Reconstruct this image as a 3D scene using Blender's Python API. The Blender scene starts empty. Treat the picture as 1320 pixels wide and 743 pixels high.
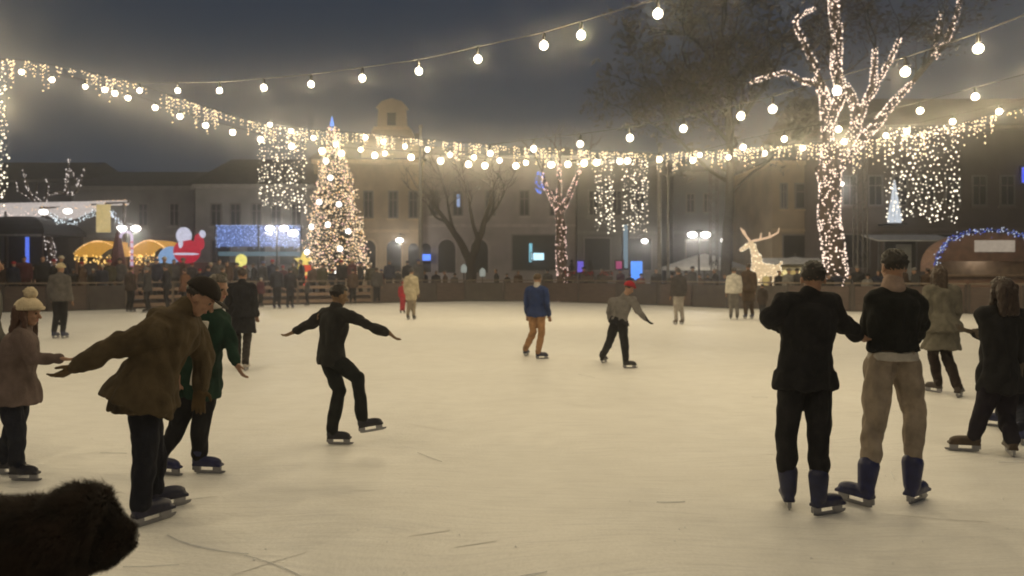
import bpy, math, random
import numpy as np
from mathutils import Vector, Matrix, noise
random.seed(7)
C = bpy.context
SC = C.scene
COL = SC.collection
F = 970.0      # focal length in photograph pixels
H = 1.62       # eye height
HZ = 350.0     # horizon row
V = Vector
def at(px, py, d): return V(((px-660)/F*d, d, H+(HZ-py)/F*d))
def gp(px, py):                       # the point of the ice seen at a pixel
    d = F*H/(py-HZ); return V(((px-660)/F*d, d, 0))
def R(a): return math.radians(a)
# ------------------------------------------------------------------ materials
MATS = {}
def _new(name):
    m = bpy.data.materials.new(name); m.use_nodes = True
    nt = m.node_tree; return m, nt, nt.nodes['Principled BSDF']
def mat(name, col, rough=.7, scale=6., amt=.25, bump=.0, bscale=60., metal=0., spec=.4, stretch=(1,1,1), sheen=0.):
    if name in MATS: return MATS[name]
    m, nt, b = _new(name)
    N, L = nt.nodes, nt.links
    tc = N.new('ShaderNodeTexCoord'); mp = N.new('ShaderNodeMapping'); mp.inputs['Scale'].default_value = stretch
    L.new(tc.outputs['Object'], mp.inputs['Vector'])
    n = N.new('ShaderNodeTexNoise'); n.inputs['Scale'].default_value = scale; n.inputs['Detail'].default_value = 5
    L.new(mp.outputs['Vector'], n.inputs['Vector'])
    r = N.new('ShaderNodeValToRGB')
    lo = [c*(1-amt) for c in col]; hi = [min(1, c*(1+amt)) for c in col]
    r.color_ramp.elements[0].color = (*lo, 1); r.color_ramp.elements[1].color = (*hi, 1)
    r.color_ramp.elements[0].position = .3; r.color_ramp.elements[1].position = .7
    L.new(n.outputs['Fac'], r.inputs['Fac']); L.new(r.outputs['Color'], b.inputs['Base Color'])
    b.inputs['Roughness'].default_value = rough; b.inputs['Metallic'].default_value = metal
    b.inputs['Specular IOR Level'].default_value = spec
    if sheen: b.inputs['Sheen Weight'].default_value = sheen
    if bump:
        n2 = N.new('ShaderNodeTexNoise'); n2.inputs['Scale'].default_value = bscale; n2.inputs['Detail'].default_value = 4
        L.new(mp.outputs['Vector'], n2.inputs['Vector'])
        bp = N.new('ShaderNodeBump'); bp.inputs['Strength'].default_value = bump; bp.inputs['Distance'].default_value = .01
        L.new(n2.outputs['Fac'], bp.inputs['Height']); L.new(bp.outputs['Normal'], b.inputs['Normal'])
    MATS[name] = m; return m
def cloth(name, col):
    new = 'cloth_'+name not in MATS
    m = mat('cloth_'+name, col, .88, 9, .3, .5, 90, 0, .15)
    if new:                                   # folds: a broad bump under the weave
        nt = m.node_tree; N, L = nt.nodes, nt.links; fine = [n for n in N if n.type == 'BUMP'][0]
        tc = [n for n in N if n.type == 'TEX_COORD'][0]; mp = N.new('ShaderNodeMapping'); mp.inputs['Scale'].default_value = (1,1,.6); mp.inputs['Rotation'].default_value = (.5,.4,0)
        n = N.new('ShaderNodeTexNoise'); n.noise_type = 'RIDGED_MULTIFRACTAL'; n.inputs['Scale'].default_value = 5.5; n.inputs['Detail'].default_value = 3; n.inputs['Distortion'].default_value = .8
        b = N.new('ShaderNodeBump'); b.inputs['Strength'].default_value = .55; b.inputs['Distance'].default_value = .025
        L.new(tc.outputs['Object'], mp.inputs['Vector']); L.new(mp.outputs['Vector'], n.inputs['Vector']); L.new(n.outputs['Fac'], b.inputs['Height']); L.new(b.outputs['Normal'], fine.inputs['Normal'])
    return m
def emit(name, col, s):
    if name in MATS: return MATS[name]
    m = bpy.data.materials.new(name); m.use_nodes = True; nt = m.node_tree
    nt.nodes.clear(); o = nt.nodes.new('ShaderNodeOutputMaterial'); e = nt.nodes.new('ShaderNodeEmission')
    tc = nt.nodes.new('ShaderNodeTexCoord'); n = nt.nodes.new('ShaderNodeTexNoise'); n.inputs['Scale'].default_value = 7
    mr = nt.nodes.new('ShaderNodeMapRange'); mr.inputs['To Min'].default_value = s*.7; mr.inputs['To Max'].default_value = s*1.3
    nt.links.new(tc.outputs['Object'], n.inputs['Vector']); nt.links.new(n.outputs['Fac'], mr.inputs['Value'])
    nt.links.new(mr.outputs['Result'], e.inputs['Strength'])
    e.inputs['Color'].default_value = (*col, 1); nt.links.new(e.outputs['Emission'], o.inputs['Surface'])
    m.cycles.emission_sampling = 'NONE'; MATS[name] = m; return m
# ------------------------------------------------------------------ mesh builder
class MB:
    def __init__(s): s.v = []; s.f = []
    def add(s, vs, fs):
        k = len(s.v); s.v += [tuple(p) for p in vs]; s.f += [tuple(i+k for i in f) for f in fs]; return s
    def box(s, lo, hi):
        x0,y0,z0 = lo; x1,y1,z1 = hi
        return s.add([(x0,y0,z0),(x1,y0,z0),(x1,y1,z0),(x0,y1,z0),(x0,y0,z1),(x1,y0,z1),(x1,y1,z1),(x0,y1,z1)],
            [(3,2,1,0),(4,5,6,7),(0,1,5,4),(1,2,6,5),(2,3,7,6),(3,0,4,7)])
    def obox(s, c, ux, uy, uz):       # oriented box: centre and three half vectors
        c = V(c); P = []
        for k in (-1,1):
            for a,b in ((-1,-1),(1,-1),(1,1),(-1,1)): P.append(c+ux*a+uy*b+uz*k)
        return s.add(P, [(3,2,1,0),(4,5,6,7),(0,1,5,4),(1,2,6,5),(2,3,7,6),(3,0,4,7)])
    def rings(s, rings, caps=True):
        n = len(rings[0]); vs = [p for r in rings for p in r]; fs = []
        for i in range(len(rings)-1):
            for j in range(n):
                a = i*n+j; b = i*n+(j+1) % n; fs.append((a, b, b+n, a+n))
        if caps:
            fs.append(tuple(range(n-1, -1, -1))); k = (len(rings)-1)*n; fs.append(tuple(range(k, k+n)))
        return s.add(vs, fs)
    def tube(s, pts, rad, n=8):
        pts = [V(p) for p in pts]; R_ = []
        if not hasattr(rad, '__len__'): rad = [rad]*len(pts)
        ref = None
        for i, p in enumerate(pts):
            t = (pts[min(i+1, len(pts)-1)]-pts[max(i-1, 0)]).normalized()
            if ref is None: ref = V((0,0,1)) if abs(t.z) < .9 else V((1,0,0))
            u = (ref-t*ref.dot(t)); u = u.normalized() if u.length > 1e-4 else t.orthogonal().normalized()
            w = t.cross(u); ref = u
            R_.append([p+(u*math.cos(2*math.pi*k/n)+w*math.sin(2*math.pi*k/n))*rad[i] for k in range(n)])
        return s.rings(R_)
    def ell(s, c, ax, ay, az, n=16, m=10): # ellipsoid with axis vectors
        c = V(c); R_ = []
        for i in range(m+1):
            th = math.pi*(i+.02)/(m+.04)
            R_.append([c+az*math.cos(th)+(ax*math.cos(2*math.pi*k/n)+ay*math.sin(2*math.pi*k/n))*math.sin(th) for k in range(n)])
        return s.rings(R_)
    def ball(s, c, r, n=12, m=8): return s.ell(c, V((r,0,0)), V((0,r,0)), V((0,0,r)), n, m)
    def cap(s, a, b, ra, rb, n=12):   # tapered capsule
        a = V(a); b = V(b); t = b-a
        if t.length < 1e-5: return s.ball(a, max(ra, rb))
        t.normalize(); u = t.orthogonal().normalized(); w = t.cross(u); R_ = []
        for c, r, th0, th1 in ((a, ra, -90, 0), (b, rb, 0, 90)):
            for i in range(5):
                th = R(th0+(th1-th0)*i/4); q = max(.03, math.cos(th))
                R_.append([c+t*r*math.sin(th)+(u*math.cos(2*math.pi*k/n)+w*math.sin(2*math.pi*k/n))*r*q for k in range(n)])
        return s.rings(R_)
    def mesh(s, name):
        me = bpy.data.meshes.new(name); me.from_pydata(s.v, [], s.f); me.update(); return me
    def obj(s, name, m, parent=None, loc=(0,0,0), smooth=False):
        me = s.mesh(name); return link(name, me, m, parent, loc, smooth)
def link(name, me, m, parent=None, loc=None, smooth=False):
    o = bpy.data.objects.new(name, me); COL.objects.link(o)
    if m is not None:
        for q in (m if isinstance(m, (list, tuple)) else [m]): me.materials.append(q)
    if loc is not None and tuple(loc) != (0,0,0):
        if parent is None: o.location = loc
        me.transform(Matrix.Translation(-V(loc)))
    if parent is not None: o.parent = parent
    if smooth: me.shade_smooth()
    return o
def tag(o, label=None, cat=None, group=None, kind=None):
    for k, v in (('label', label), ('category', cat), ('group', group), ('kind', kind)):
        if v: o[k] = v
    return o
def empty(name, loc, label=None, cat=None, group=None):
    o = bpy.data.objects.new(name, None); COL.objects.link(o); o.location = loc; o.empty_display_size = .2
    return tag(o, label, cat, group)
def fuse(mb, name, voxel, smooth=3):
    me = mb.mesh(name); o = bpy.data.objects.new('tmp', me); COL.objects.link(o)
    r = o.modifiers.new('r', 'REMESH'); r.mode = 'VOXEL'; r.voxel_size = voxel
    if smooth:
        q = o.modifiers.new('s', 'SMOOTH'); q.factor = .5; q.iterations = smooth
    dg = C.evaluated_depsgraph_get()
    out = bpy.data.meshes.new_from_object(o.evaluated_get(dg)); out.name = name
    bpy.data.objects.remove(o); bpy.data.meshes.remove(me)
    return out
def wrinkle(me, amp, freq=9., seed=0, stretch=(1,1,.55), calm=None):
    n = len(me.vertices); co = np.empty(n*3); no = np.empty(n*3)
    me.vertices.foreach_get('co', co); me.vertices.foreach_get('normal', no)
    co = co.reshape(-1,3); no = no.reshape(-1,3)
    h = np.empty(n)
    for i in range(n):
        p = V((co[i,0]*stretch[0]*freq+seed, co[i,1]*stretch[1]*freq, co[i,2]*stretch[2]*freq+seed*2))
        h[i] = abs(noise.noise(p))*1.6-.4 + .5*noise.noise(p*2.3)
    if calm is not None:
        dd = np.clip((np.linalg.norm(co-np.array(calm[0]), axis=1)-calm[1])/(calm[2]-calm[1]), 0, 1); h *= dd
    co += no*(h*amp)[:,None]
    me.vertices.foreach_set('co', co.ravel()); me.update()
# ------------------------------------------------------------------ people
import zlib
def crc(t): return zlib.crc32(t.encode())
SKIN = mat('skin', (.30,.17,.11), .55, 20, .12, .1, 120)
EYE = mat('eye_dark', (.02,.015,.012), .2, 5, .1)
LIP = mat('lip', (.28,.09,.075), .5, 30, .1)
STEEL = mat('steel', (.26,.26,.28), .35, 20, .1, 0, 1, 1.)
def frame_of(yaw, pitch=0, roll=0):
    f = V((math.cos(R(yaw))*math.cos(R(pitch)), math.sin(R(yaw))*math.cos(R(pitch)), math.sin(R(pitch))))
    r = f.cross(V((0,0,1))).normalized(); u = r.cross(f).normalized()
    if roll:
        q = Matrix.Rotation(R(roll), 3, f); r = q@r; u = q@u
    return f, r, u
def make_hand(mb, w, d, s, side, fine, curl=.35, nrm=None):
    """w wrist, d direction along the hand, side: +1 thumb towards +x of the hand frame"""
    d = d.normalized(); nrm = V(nrm) if nrm is not None else V((0,-.3,-1))
    u = d.cross(nrm); u = u.normalized() if u.length > .05 else d.orthogonal().normalized()
    n = u.cross(d).normalized(); s = s*1.0
    mb.ell(w+d*.05*s, u*.041*s, n*.017*s, d*.058*s, 12, 8)
    mb.cap(w-d*.03*s, w+d*.025*s, .027*s, .026*s, 10)
    if not fine:
        mb.ell(w+d*.12*s, u*.036*s, n*.018*s, d*.06*s, 10, 6); mb.cap(w+d*.03*s, w+d*.08*s+u*side*.05*s, .014*s, .012*s, 8); return
    for k, L in enumerate((.068,.078,.073,.056)):
        o = (1.5-k)*.0215*s*side
        b = w+d*.088*s+u*o*.95
        d1 = (d+u*o*2.6-n*curl*.5).normalized(); p1 = b+d1*L*.5*s
        d2 = (d1-n*curl*1.3).normalized(); p2 = p1+d2*L*.32*s
        d3 = (d2-n*curl*1.3).normalized(); p3 = p2+d3*L*.25*s
        mb.cap(w+d*.05*s+u*o*.8, b, .010*s, .0098*s, 8)
        mb.cap(b, p1, .0098*s, .009*s, 8); mb.cap(p1, p2, .009*s, .0083*s, 8); mb.cap(p2, p3, .0083*s, .0072*s, 8)
    t0 = w+d*.022*s+u*side*.026*s; t1 = t0+(d*.6+u*side*.75-n*.2).normalized()*.042*s; t2 = t1+(d*.95+u*side*.25-n*.3).normalized()*.032*s
    mb.cap(t0, t1, .0135*s, .0108*s, 8); mb.cap(t1, t2, .0108*s, .0085*s, 8)
def torso(mb, J, grow, s, top=1.0, bottom=0.0, flare=0., bulk=1.):
    """elliptical loft from the pelvis to the neck following the spine"""
    pel, nk = J['pel'], J['neck']; sp = (nk-pel)
    L = sp.length; up = sp.normalized()
    ua = (J['shR']-J['shL']).normalized(); ub = (J['hipR']-J['hipL']).normalized()
    prof = [(-.20,.150,.118),(-.10,.165,.120),(.0,.163,.120),(.14,.150,.112),(.30,.138,.103),(.48,.150,.110),(.66,.165,.116),(.80,.168,.112),(.90,.150,.098),(.97,.10,.08),(1.03,.062,.062)]
    rg = []
    bend = J.get('bend', V((0,0,0)))
    for t, a, b in prof:
        if t < bottom or t > top: continue
        ux = (ub*(1-max(0, min(1, t)))+ua*max(0, min(1, t))); ux = (ux-up*ux.dot(up)).normalized(); vy = up.cross(ux)
        c = pel+up*(L*t)+bend*math.sin(math.pi*max(0, min(1, t)))
        fl = flare*max(0, .35-t)/.5
        g = grow if t < .93 else grow*.5
        rg.append([c+ux*math.cos(2*math.pi*k/24)*((a*bulk+fl)*s+g)+vy*math.sin(2*math.pi*k/24)*((b*bulk+fl)*s+g) for k in range(24)])
    return mb.rings(rg)
def head_mesh(mb, hc, f, r, u, s):
    mb.ell(hc+u*.028*s-f*.008*s, r*.076*s, f*.094*s, u*.092*s, 18, 12)       # cranium
    mb.ell(hc-u*.035*s+f*.022*s, r*.060*s, f*.066*s, u*.080*s, 14, 10)       # face
    mb.ell(hc-u*.085*s+f*.048*s, r*.032*s, f*.030*s, u*.025*s, 10, 8)        # chin
    mb.cap(hc+u*.012*s+f*.085*s, hc-u*.026*s+f*.107*s, .009*s, .0145*s, 8)   # nose
    mb.ell(hc+u*.026*s+f*.076*s, r*.052*s, f*.016*s, u*.012*s, 12, 6)        # brow
    for q in (-1, 1):
        mb.ell(hc-u*.008*s+r*q*.078*s-f*.01*s, r*.011*s, f*.021*s, u*.031*s, 8, 6)  # ear
        mb.ell(hc-u*.028*s+f*.068*s+r*q*.036*s, r*.02*s, f*.018*s, u*.018*s, 8, 6)  # cheek
    mb.ell(hc-u*.056*s+f*.083*s, r*.024*s, f*.012*s, u*.0095*s, 10, 6)       # mouth
def cap_shell(hc, f, r, u, s, test, grow, sink=.02, amp=.004, fr=40, seed=0, nn=40, mm=28):
    """a closed shell that stands off the skull where test(direction) holds and hides inside it elsewhere"""
    mb = MB(); rg = []
    c0 = hc+u*.022*s-f*.006*s
    for i in range(mm+1):
        th = math.pi*(i+.02)/(mm+.04); ring = []
        for k in range(nn):
            a = 2*math.pi*k/nn; dr = V((math.sin(th)*math.cos(a), math.sin(th)*math.sin(a), math.cos(th)))  # r, f, u
            g = test(dr)
            rad = (grow*g-sink*(1-g))*s + amp*s*noise.noise(V((dr.x*3, dr.y*3, dr.z*3))*fr/10+V((seed,0,0)))*g*2
            ring.append(c0+r*dr.x*(.080*s+rad)+f*dr.y*(.098*s+rad)+u*dr.z*(.100*s+rad))
        rg.append(ring)
    return mb.rings(rg)
def sm(x, a, b):
    t = max(0., min(1., (x-a)/(b-a))); return t*t*(3-2*t)
def t_short(d): # hair: back, sides and top, off the face
    return max(sm(d.z, .42, .56), sm(-d.y, -.08, .12)*sm(d.z, -.80, -.25)*(.55+.45*sm(d.z,-.5,.3)), sm(-d.y, -.35, -.2)*sm(d.z, -.02, .1))
def t_beanie(d): return sm(d.z+.12*d.y*-1, .10, .16)
def person(label, d, x, yaw=90, s=1., fine=1, px=None, look=None, jacket=('black',(.012,.012,.014)), trous=('black',(.011,.011,.013)),
           hair=('short',(.018,.012,.009)), hat=None, gloves=None, boots=(.02,.025,.07), hem=-.20, z=0., shaft=.05, flare=.02, bulk=1., skates=True, toeR=None, toeL=None,
           scarf=None, group=None, skirt=None, shirt=None, collar=None, sleeve=None, jname='jacket', skin=None, stripe=None, pitchL=0, pitchR=0, baseoff=None, hood=False, grip=.35):
    fw, rt, up = frame_of(yaw)
    z0 = .06 if skates else 0.0
    zs = s*1.75
    base = V(((x-660)/F*d, d, z))
    J = {}
    gen = {'pel':(0,0,.535),'neck':(0,.0,.83),'head':(0,.025,.925),'hip':(.05,0,.52),'kn':(.055,.02,.285),'ft':(.062,0,0),'sh':(.108,0,.80),'el':(.135,-.01,.63),'wr':(.14,.05,.495)}
    for k, (a, b, c) in gen.items():
        for sd, q in (('R',1),('L',-1)) if k not in ('pel','neck','head') else (('',1),):
            J[k+sd] = base+rt*a*q*zs+fw*b*zs+V((0,0,c*zs+(z0 if k != 'ft' else 0)))
    for k, v in (px or {}).items():
        if k.startswith('ft') and len(v) == 2: J[k] = gp(*v)
        else: J[k] = at(v[0], v[1], d+(v[2] if len(v) > 2 else 0))
    if px:
        if 'pel' not in px and 'hipL' in px: J['pel'] = (J['hipL']+J['hipR'])/2
    for side in 'RL':                      # each thigh starts at the pelvis
        if 'hip'+side not in (px or {}): J['hip'+side] = J['pel']+rt*(.085*s if side == 'R' else -.085*s)-V((0,0,.03*s))
        if 'sh'+side not in (px or {}): J['sh'+side] = J['neck']+rt*(.185*s if side == 'R' else -.185*s)-(J['neck']-J['pel']).normalized()*.055*s
        ty = (toeR if side == 'R' else toeL); ty = yaw if ty is None else ty
        pt = pitchR if side == 'R' else pitchL
        tf, tr, tu = frame_of(ty, pt)
        J['toe'+side] = (tf, tr, tu)
        J['an'+side] = J['ft'+side]+tu*((.155 if skates else .085)*s)-tf*.055*s
    b0 = V((J['pel'].x, J['pel'].y, z)) if baseoff is None else baseoff
    vox = (.03, .0085, .0068)[fine]; sk = SKIN
    hf, hr, hu = frame_of(*(look or (yaw, -4)))
    hc = J['head']
    # ---- body, one continuous figure
    mb = MB(); torso(mb, J, -.008, s, bulk=min(1, bulk))
    mb.cap(J['neck']-(J['neck']-J['pel']).normalized()*.04*s, hc-hu*.06*s-hf*.012*s, .060*s, .052*s)
    head_mesh(mb, hc, hf, hr, hu, s)
    for q in 'RL':
        mb.cap(J['neck']-V((0,0,.02*s)), J['sh'+q], .052*s, .056*s); mb.cap(J['sh'+q], J['el'+q], .054*s, .041*s); mb.cap(J['el'+q], J['wr'+q], .041*s, .028*s)
        dr = (J['wr'+q]-J['el'+q]).normalized()
        hd = J.get('hd'+q); hd = (hd-J['wr'+q]).normalized() if hd is not None else (dr+V((0,0,-.15))).normalized()
        J['hd'+q] = hd
        if not gloves: make_hand(mb, J['wr'+q]+dr*.01, hd, s, 1 if q == 'R' else -1, fine > 0, grip)
        mb.cap(J['hip'+q], J['kn'+q], .080*s, .052*s); mb.cap(J['kn'+q], J['an'+q], .052*s, .036*s)
        tf, tr, tu = J['toe'+q]; mb.cap(J['an'+q], J['an'+q]+tf*.09*s-tu*.05*s, .030*s, .02*s)
    me = fuse(mb, 'person', vox, 2 if fine else 1)
    body = link('person', me, [skin or sk, EYE, LIP], None, b0, True)
    tag(body, label, 'person', group)
    if fine:
        e1 = [hc+hu*.006*s+hf*.082*s+hr*q*.030*s-b0 for q in (1,-1)]; mo = hc-hu*.056*s+hf*.094*s-b0
        for p in me.polygons:
            c = p.center
            if (c-mo).length < .018*s: p.material_index = 2
            elif min((c-e1[0]).length, (c-e1[1]).length) < .0125*s: p.material_index = 1
    def part(mb, name, m, vx=None, smooth=3, wr=0., fr=9., parent=None, calm=None):
        me = fuse(mb, name, vx or vox*1.25, smooth)
        if wr and fine: wrinkle(me, wr, fr, crc(label) % 50, calm=calm)
        return link(name, me, m, parent or body, b0, True)
    # ---- trousers
    mb = MB(); torso(mb, J, .010, s, top=.2)
    for q in 'RL':
        up_ = (J['kn'+q]-J['hip'+q]); lo_ = J['an'+q]-J['kn'+q]
        mb.cap(J['hip'+q], J['hip'+q]+up_*.5, .104*s, .092*s); mb.cap(J['hip'+q]+up_*.5, J['kn'+q], .092*s, .078*s)
        mb.cap(J['kn'+q], J['kn'+q]+lo_*.45, .078*s, .073*s); mb.cap(J['kn'+q]+lo_*.45, J['kn'+q]+lo_*(1-(shaft*.8-.035)*s/lo_.length), .073*s, (.066 if shaft < .08 else .040)*s)
    part(mb, 'trousers', cloth(*trous), wr=.017*s, fr=9)
    if skirt:
        mb = MB(); torso(mb, J, .022, s, top=.3, flare=.05)
        part(mb, 'skirt', cloth(*skirt), wr=.008)
    if shirt:
        mb = MB(); torso(mb, J, .014, s, top=.2, bottom=0.); part(mb, 'shirt', cloth(*shirt), wr=.004)
    # ---- jacket
    mb = MB()
    pr = J['pel']; ext = hem
    if hem < -.2:
        J2 = dict(J); 
        sp = (J['neck']-J['pel']).normalized(); down = V((0,0,-1)) if sp.z > .8 else -sp
        ln = (-.2-hem)*(J['neck']-J['pel']).length+.08
        ua = (J['hipR']-J['hipL']).normalized(); ua.z *= .3; ua.normalize(); vy = down.cross(ua).normalized()
        rg = []
        for k in range(5):
            c = J['pel']+down*(ln*k/4-.02); a = (.172+flare*.5*k/4)*s*bulk+.02; b = (.128+flare*.5*k/4)*s*bulk+.02
            rg.append([c+ua*math.cos(2*math.pi*j/24)*a+vy*math.sin(2*math.pi*j/24)*b for j in range(24)])
        mb.rings(rg)
    torso(mb, J, .024*s, s, bottom=max(hem, -.2), flare=flare, bulk=bulk)
    for q in 'RL':
        e, w = J['el'+q], J['wr'+q]; k = bulk
        mb.cap(J['neck']-V((0,0,.018*s)), J['sh'+q], .076*s, .079*s*k); mb.cap(J['sh'+q], e, .076*s*k, .062*s*k)
        fe = 1.0 if sleeve is None else sleeve
        mb.cap(e, e+(w-e)*fe, .062*s*k, (.047 if fe > .9 else .055)*s*k)
    mb.cap(J['neck']-(J['neck']-J['pel']).normalized()*.02, J['neck']+(hc-J['neck'])*.28, .082*s, .074*s)  # collar
    if hood: mb.ell(J['neck']-fw*.07*s+V((0,0,.02*s)), rt*.13*s, fw*.07*s, up*.085*s)
    part(mb, jname, cloth(*jacket), wr=.028*s, fr=7.5, calm=(J['neck'], .09*s, .22*s))
    if collar:
        mb = MB(); n_ = J['neck']; h_ = hc-n_
        mb.cap(n_+h_*.12, n_+h_*.38, .086*s, .072*s); part(mb, 'collar', cloth(*collar))
    if scarf:
        mb = MB(); n_ = J['neck']+V((0,0,.035*s))
        pts = [n_+(rt*math.cos(a)*.088+fw*math.sin(a)*.085)*s for a in [2*math.pi*k/16 for k in range(17)]]
        mb.tube(pts, .04*s, 8)
        if stripe:
            a, b = [at(v[0], v[1], d+v[2]) for v in stripe]; mb.tube([a, (a+b)/2, b], .035*s, 8)
        part(mb, 'scarf', cloth(*scarf), wr=.006)
    if gloves:
        for q in 'RL':
            mb = MB(); dr = (J['wr'+q]-J['el'+q]).normalized()
            mb.cap(J['wr'+q]-dr*.04*s, J['wr'+q]+dr*.02*s, .045*s, .04*s)
            make_hand(mb, J['wr'+q]+dr*.01, J['hd'+q], s*1.08, 1 if q == 'R' else -1, fine > 0, .3)
            part(mb, 'glove', cloth(*gloves), vox, 1)
    # ---- hair and hat
    if hair:
        kind, hcol = hair; hm = mat('hair_%.3f_%.3f' % (hcol[0], hcol[1]), hcol, .5, 60, .45, .6, 90, stretch=(1,1,.25))
        nn = (20, 40, 48)[fine]; sd = crc(label) % 30
        mb = cap_shell(hc, hf, hr, hu, s, t_short, .009 if kind != 'long' else .018, amp=.009, seed=sd, nn=nn, mm=nn*2//3)
        if kind == 'long':
            bk = hc-hf*.075*s
            for q in (-1, 0, 1):
                mb.cap(bk+hr*q*.05*s+hu*.02*s, bk+hr*q*.06*s-V((0,0,.20*s))-hf*.02, .05*s, .038*s)
                if q: mb.cap(hc+hr*q*.075*s, hc+hr*q*.088*s-V((0,0,.2*s))+hf*.01, .032*s, .022*s)
        if kind == 'bun': mb.ball(hc-hf*.115*s+hu*.06*s, .05*s)
        if kind in ('long','bun'): part(mb, 'hair', hm, (.02,.008,.007)[fine], 2, .008, 26)
        else: mb.obj('hair', hm, body, b0, True)
    if hat:
        kind, hcol = hat; nm = '%.2f_%.2f_%.2f' % hcol; hm = cloth('hat_'+nm, hcol)
        nn = (20, 36, 44)[fine]
        if kind == 'beanie' or kind == 'pompom':
            mb = cap_shell(hc, hf, hr, hu, s, t_beanie, .030, amp=.004, nn=nn, mm=nn*2//3)
            o = mb.obj('hat', hm, body, b0, True)
            mb = MB(); c0 = hc+hu*.048*s; sl = -.12
            pts = [c0+hr*math.cos(a)*.093*s+hf*math.sin(a)*.111*s+hu*(math.sin(a)*.015*s) for a in [2*math.pi*k/24 for k in range(25)]]
            mb.tube(pts, .019*s, 8); mb.obj('hat_cuff', hm, o, b0, True)
            if kind == 'pompom':
                mb = MB(); mb.ball(hc+hu*.185*s-hf*.01*s, .055*s, 24, 16); 
                mb.v = [tuple(V(p)+(V(p)-(hc+hu*.185*s))*.35*noise.noise(V(p)*90)) for p in mb.v]; mb.obj('pompom', hm, o, b0, True)
        elif kind == 'cap':
            mb = cap_shell(hc, hf, hr, hu, s, t_beanie, .021, amp=.001, nn=nn, mm=nn*2//3); 
            mb.ell(hc+hu*.045*s+hf*.125*s, hr*.068*s, hf*.062*s, hu*.008*s); mb.obj('hat', hm, body, b0, True)
        elif kind == 'hood':
            mb = cap_shell(hc, hf, hr, hu, s, lambda q: sm(-q.y, -.55, -.4), .045, amp=.006, nn=nn, mm=nn*2//3); mb.obj('hood', hm, body, b0, True)
    # ---- footwear
    bm_ = mat('boot_%.2f_%.2f_%.2f' % boots, boots, .45, 14, .3, .2, 40)
    for q in 'RL':
        tf, tr, tu = J['toe'+q]; ft = J['ft'+q]; an = J['an'+q]; sole = ft+tu*(.062*s if skates else 0.)
        mb = MB(); shin = (J['kn'+q]-an).normalized()
        mb.cap(an-tu*.02*s, an+shin*(shaft if skates else .05)*s, .056*s, (.060+.16*max(0, shaft-.05))*s, 14)
        mb.ell(sole+tf*.035*s+tu*.042*s, tr*.047*s, tf*.122*s, tu*.045*s, 16, 10)
        mb.ell(sole+tf*.085*s+tu*.038*s, tr*.046*s, tf*.072*s, tu*.038*s, 12, 8)
        mb.ell(sole-tf*.065*s+tu*.05*s, tr*.042*s, tf*.052*s, tu*.055*s, 12, 8)
        mb.obox(sole+tf*.03*s+tu*.012*s, tr*.04*s, tf*.135*s, tu*.012*s)
        o = part(mb, 'skate' if skates else 'shoe', bm_, (.02,.009,.008)[fine], 3)
        if skates:
            mb = MB()
            pts = [(-.115,.022),(-.13,.008),(-.10,.001),(.0,0),(.12,.001),(.155,.010),(.165,.026)]
            a = [ft+tf*(x*s+.03*s)+tu*y*s for x, y in pts]; tops = [ft+tf*(x*s*.97+.03*s)+tu*.028*s for x, y in pts]
            w = tr*.0022
            mb.rings([[p-w, p+w, t+w, t-w] for p, t in zip(a, tops)])
            for x in (-.075, .115): mb.obox(ft+tf*(x*s)+tu*.046*s, tr*.012*s, tf*.036*s, tu*.02*s)
            mb.obj('blade', STEEL, o, b0)
    return body
# ------------------------------------------------------------------ the skaters
BLK = ('black', (.012,.012,.014)); NAVY = ('navy', (.012,.014,.024)); BROWNHAIR = (.035,.02,.012); DARKHAIR = (.014,.010,.008)
person('young man in a black suit jacket and black trousers seen from behind', 5.08, 1038, 90, .95, 2,
    px=dict(head=(1048,360,.02), neck=(1042,388), shL=(1015,391), shR=(1067,391), elL=(991,410,-.02), wrL=(1006,420,.24), hdL=(1016,418,.33), elR=(1085,415,.02), wrR=(1104,431,.13), hdR=(1114,437,.16),
            pel=(1038,482), knL=(1013,560,.02), knR=(1055,566,-.02), ftL=(1015,654), ftR=(1063,664)), toeL=78, toeR=22, look=(75,-6),
    jacket=BLK, trous=BLK, hair=('short', DARKHAIR), hem=-.26, flare=.0, bulk=1.13, shaft=.12, boots=(.014,.017,.055))
person('young man in khaki trousers and a black sweater seen from behind in blue skates', 5.27, 1151, 90, 1., 2,
    px=dict(head=(1152,345,.02), neck=(1151,376), shL=(1128,388), shR=(1176,388), elL=(1119,424,.12), wrL=(1132,440,.32), elR=(1187,416,.14), wrR=(1180,436,.36),
            pel=(1151,464), knL=(1127,548,.0), knR=(1179,533,.05), ftL=(1107,651), ftR=(1180,648)), toeL=122, toeR=38, look=(92,-2),
    jacket=('black_knit', (.010,.011,.011)), trous=('khaki', (.27,.222,.175)), hair=('short', DARKHAIR), hem=.14, shirt=('pale_shirt', (.4,.37,.33)), collar=('pale_collar', (.30,.22,.18)), boots=(.014,.018,.075), shaft=.13, jname='sweater')
person('skater all in black gliding on one leg with both arms stretched out', 7.05, 430, 40, .84, 2,
    px=dict(head=(437,382,.02), neck=(432,401), shL=(418,405,.08), shR=(447,406,-.1), elL=(396,419,.12), wrL=(381,427,.13), hdL=(370,432,.13), elR=(473,419,-.14), wrR=(499,428,-.15), hdR=(512,439,-.15),
            pel=(427,459), knL=(437,503,-.05), ftL=(434,573), knR=(461,487,-.1), ftR=(476,557,-.05)), toeL=-4, toeR=8, pitchR=8, look=(35,-12),
    jacket=('charcoal', (.022,.022,.021)), trous=('black_green', (.010,.012,.012)), hair=('short', DARKHAIR), hem=-.2, bulk=.95, boots=(.012,.012,.022), gloves=None, sleeve=.9, skin=mat('skin_tan', (.20,.12,.06), .6, 20, .12, .1, 120))
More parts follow.
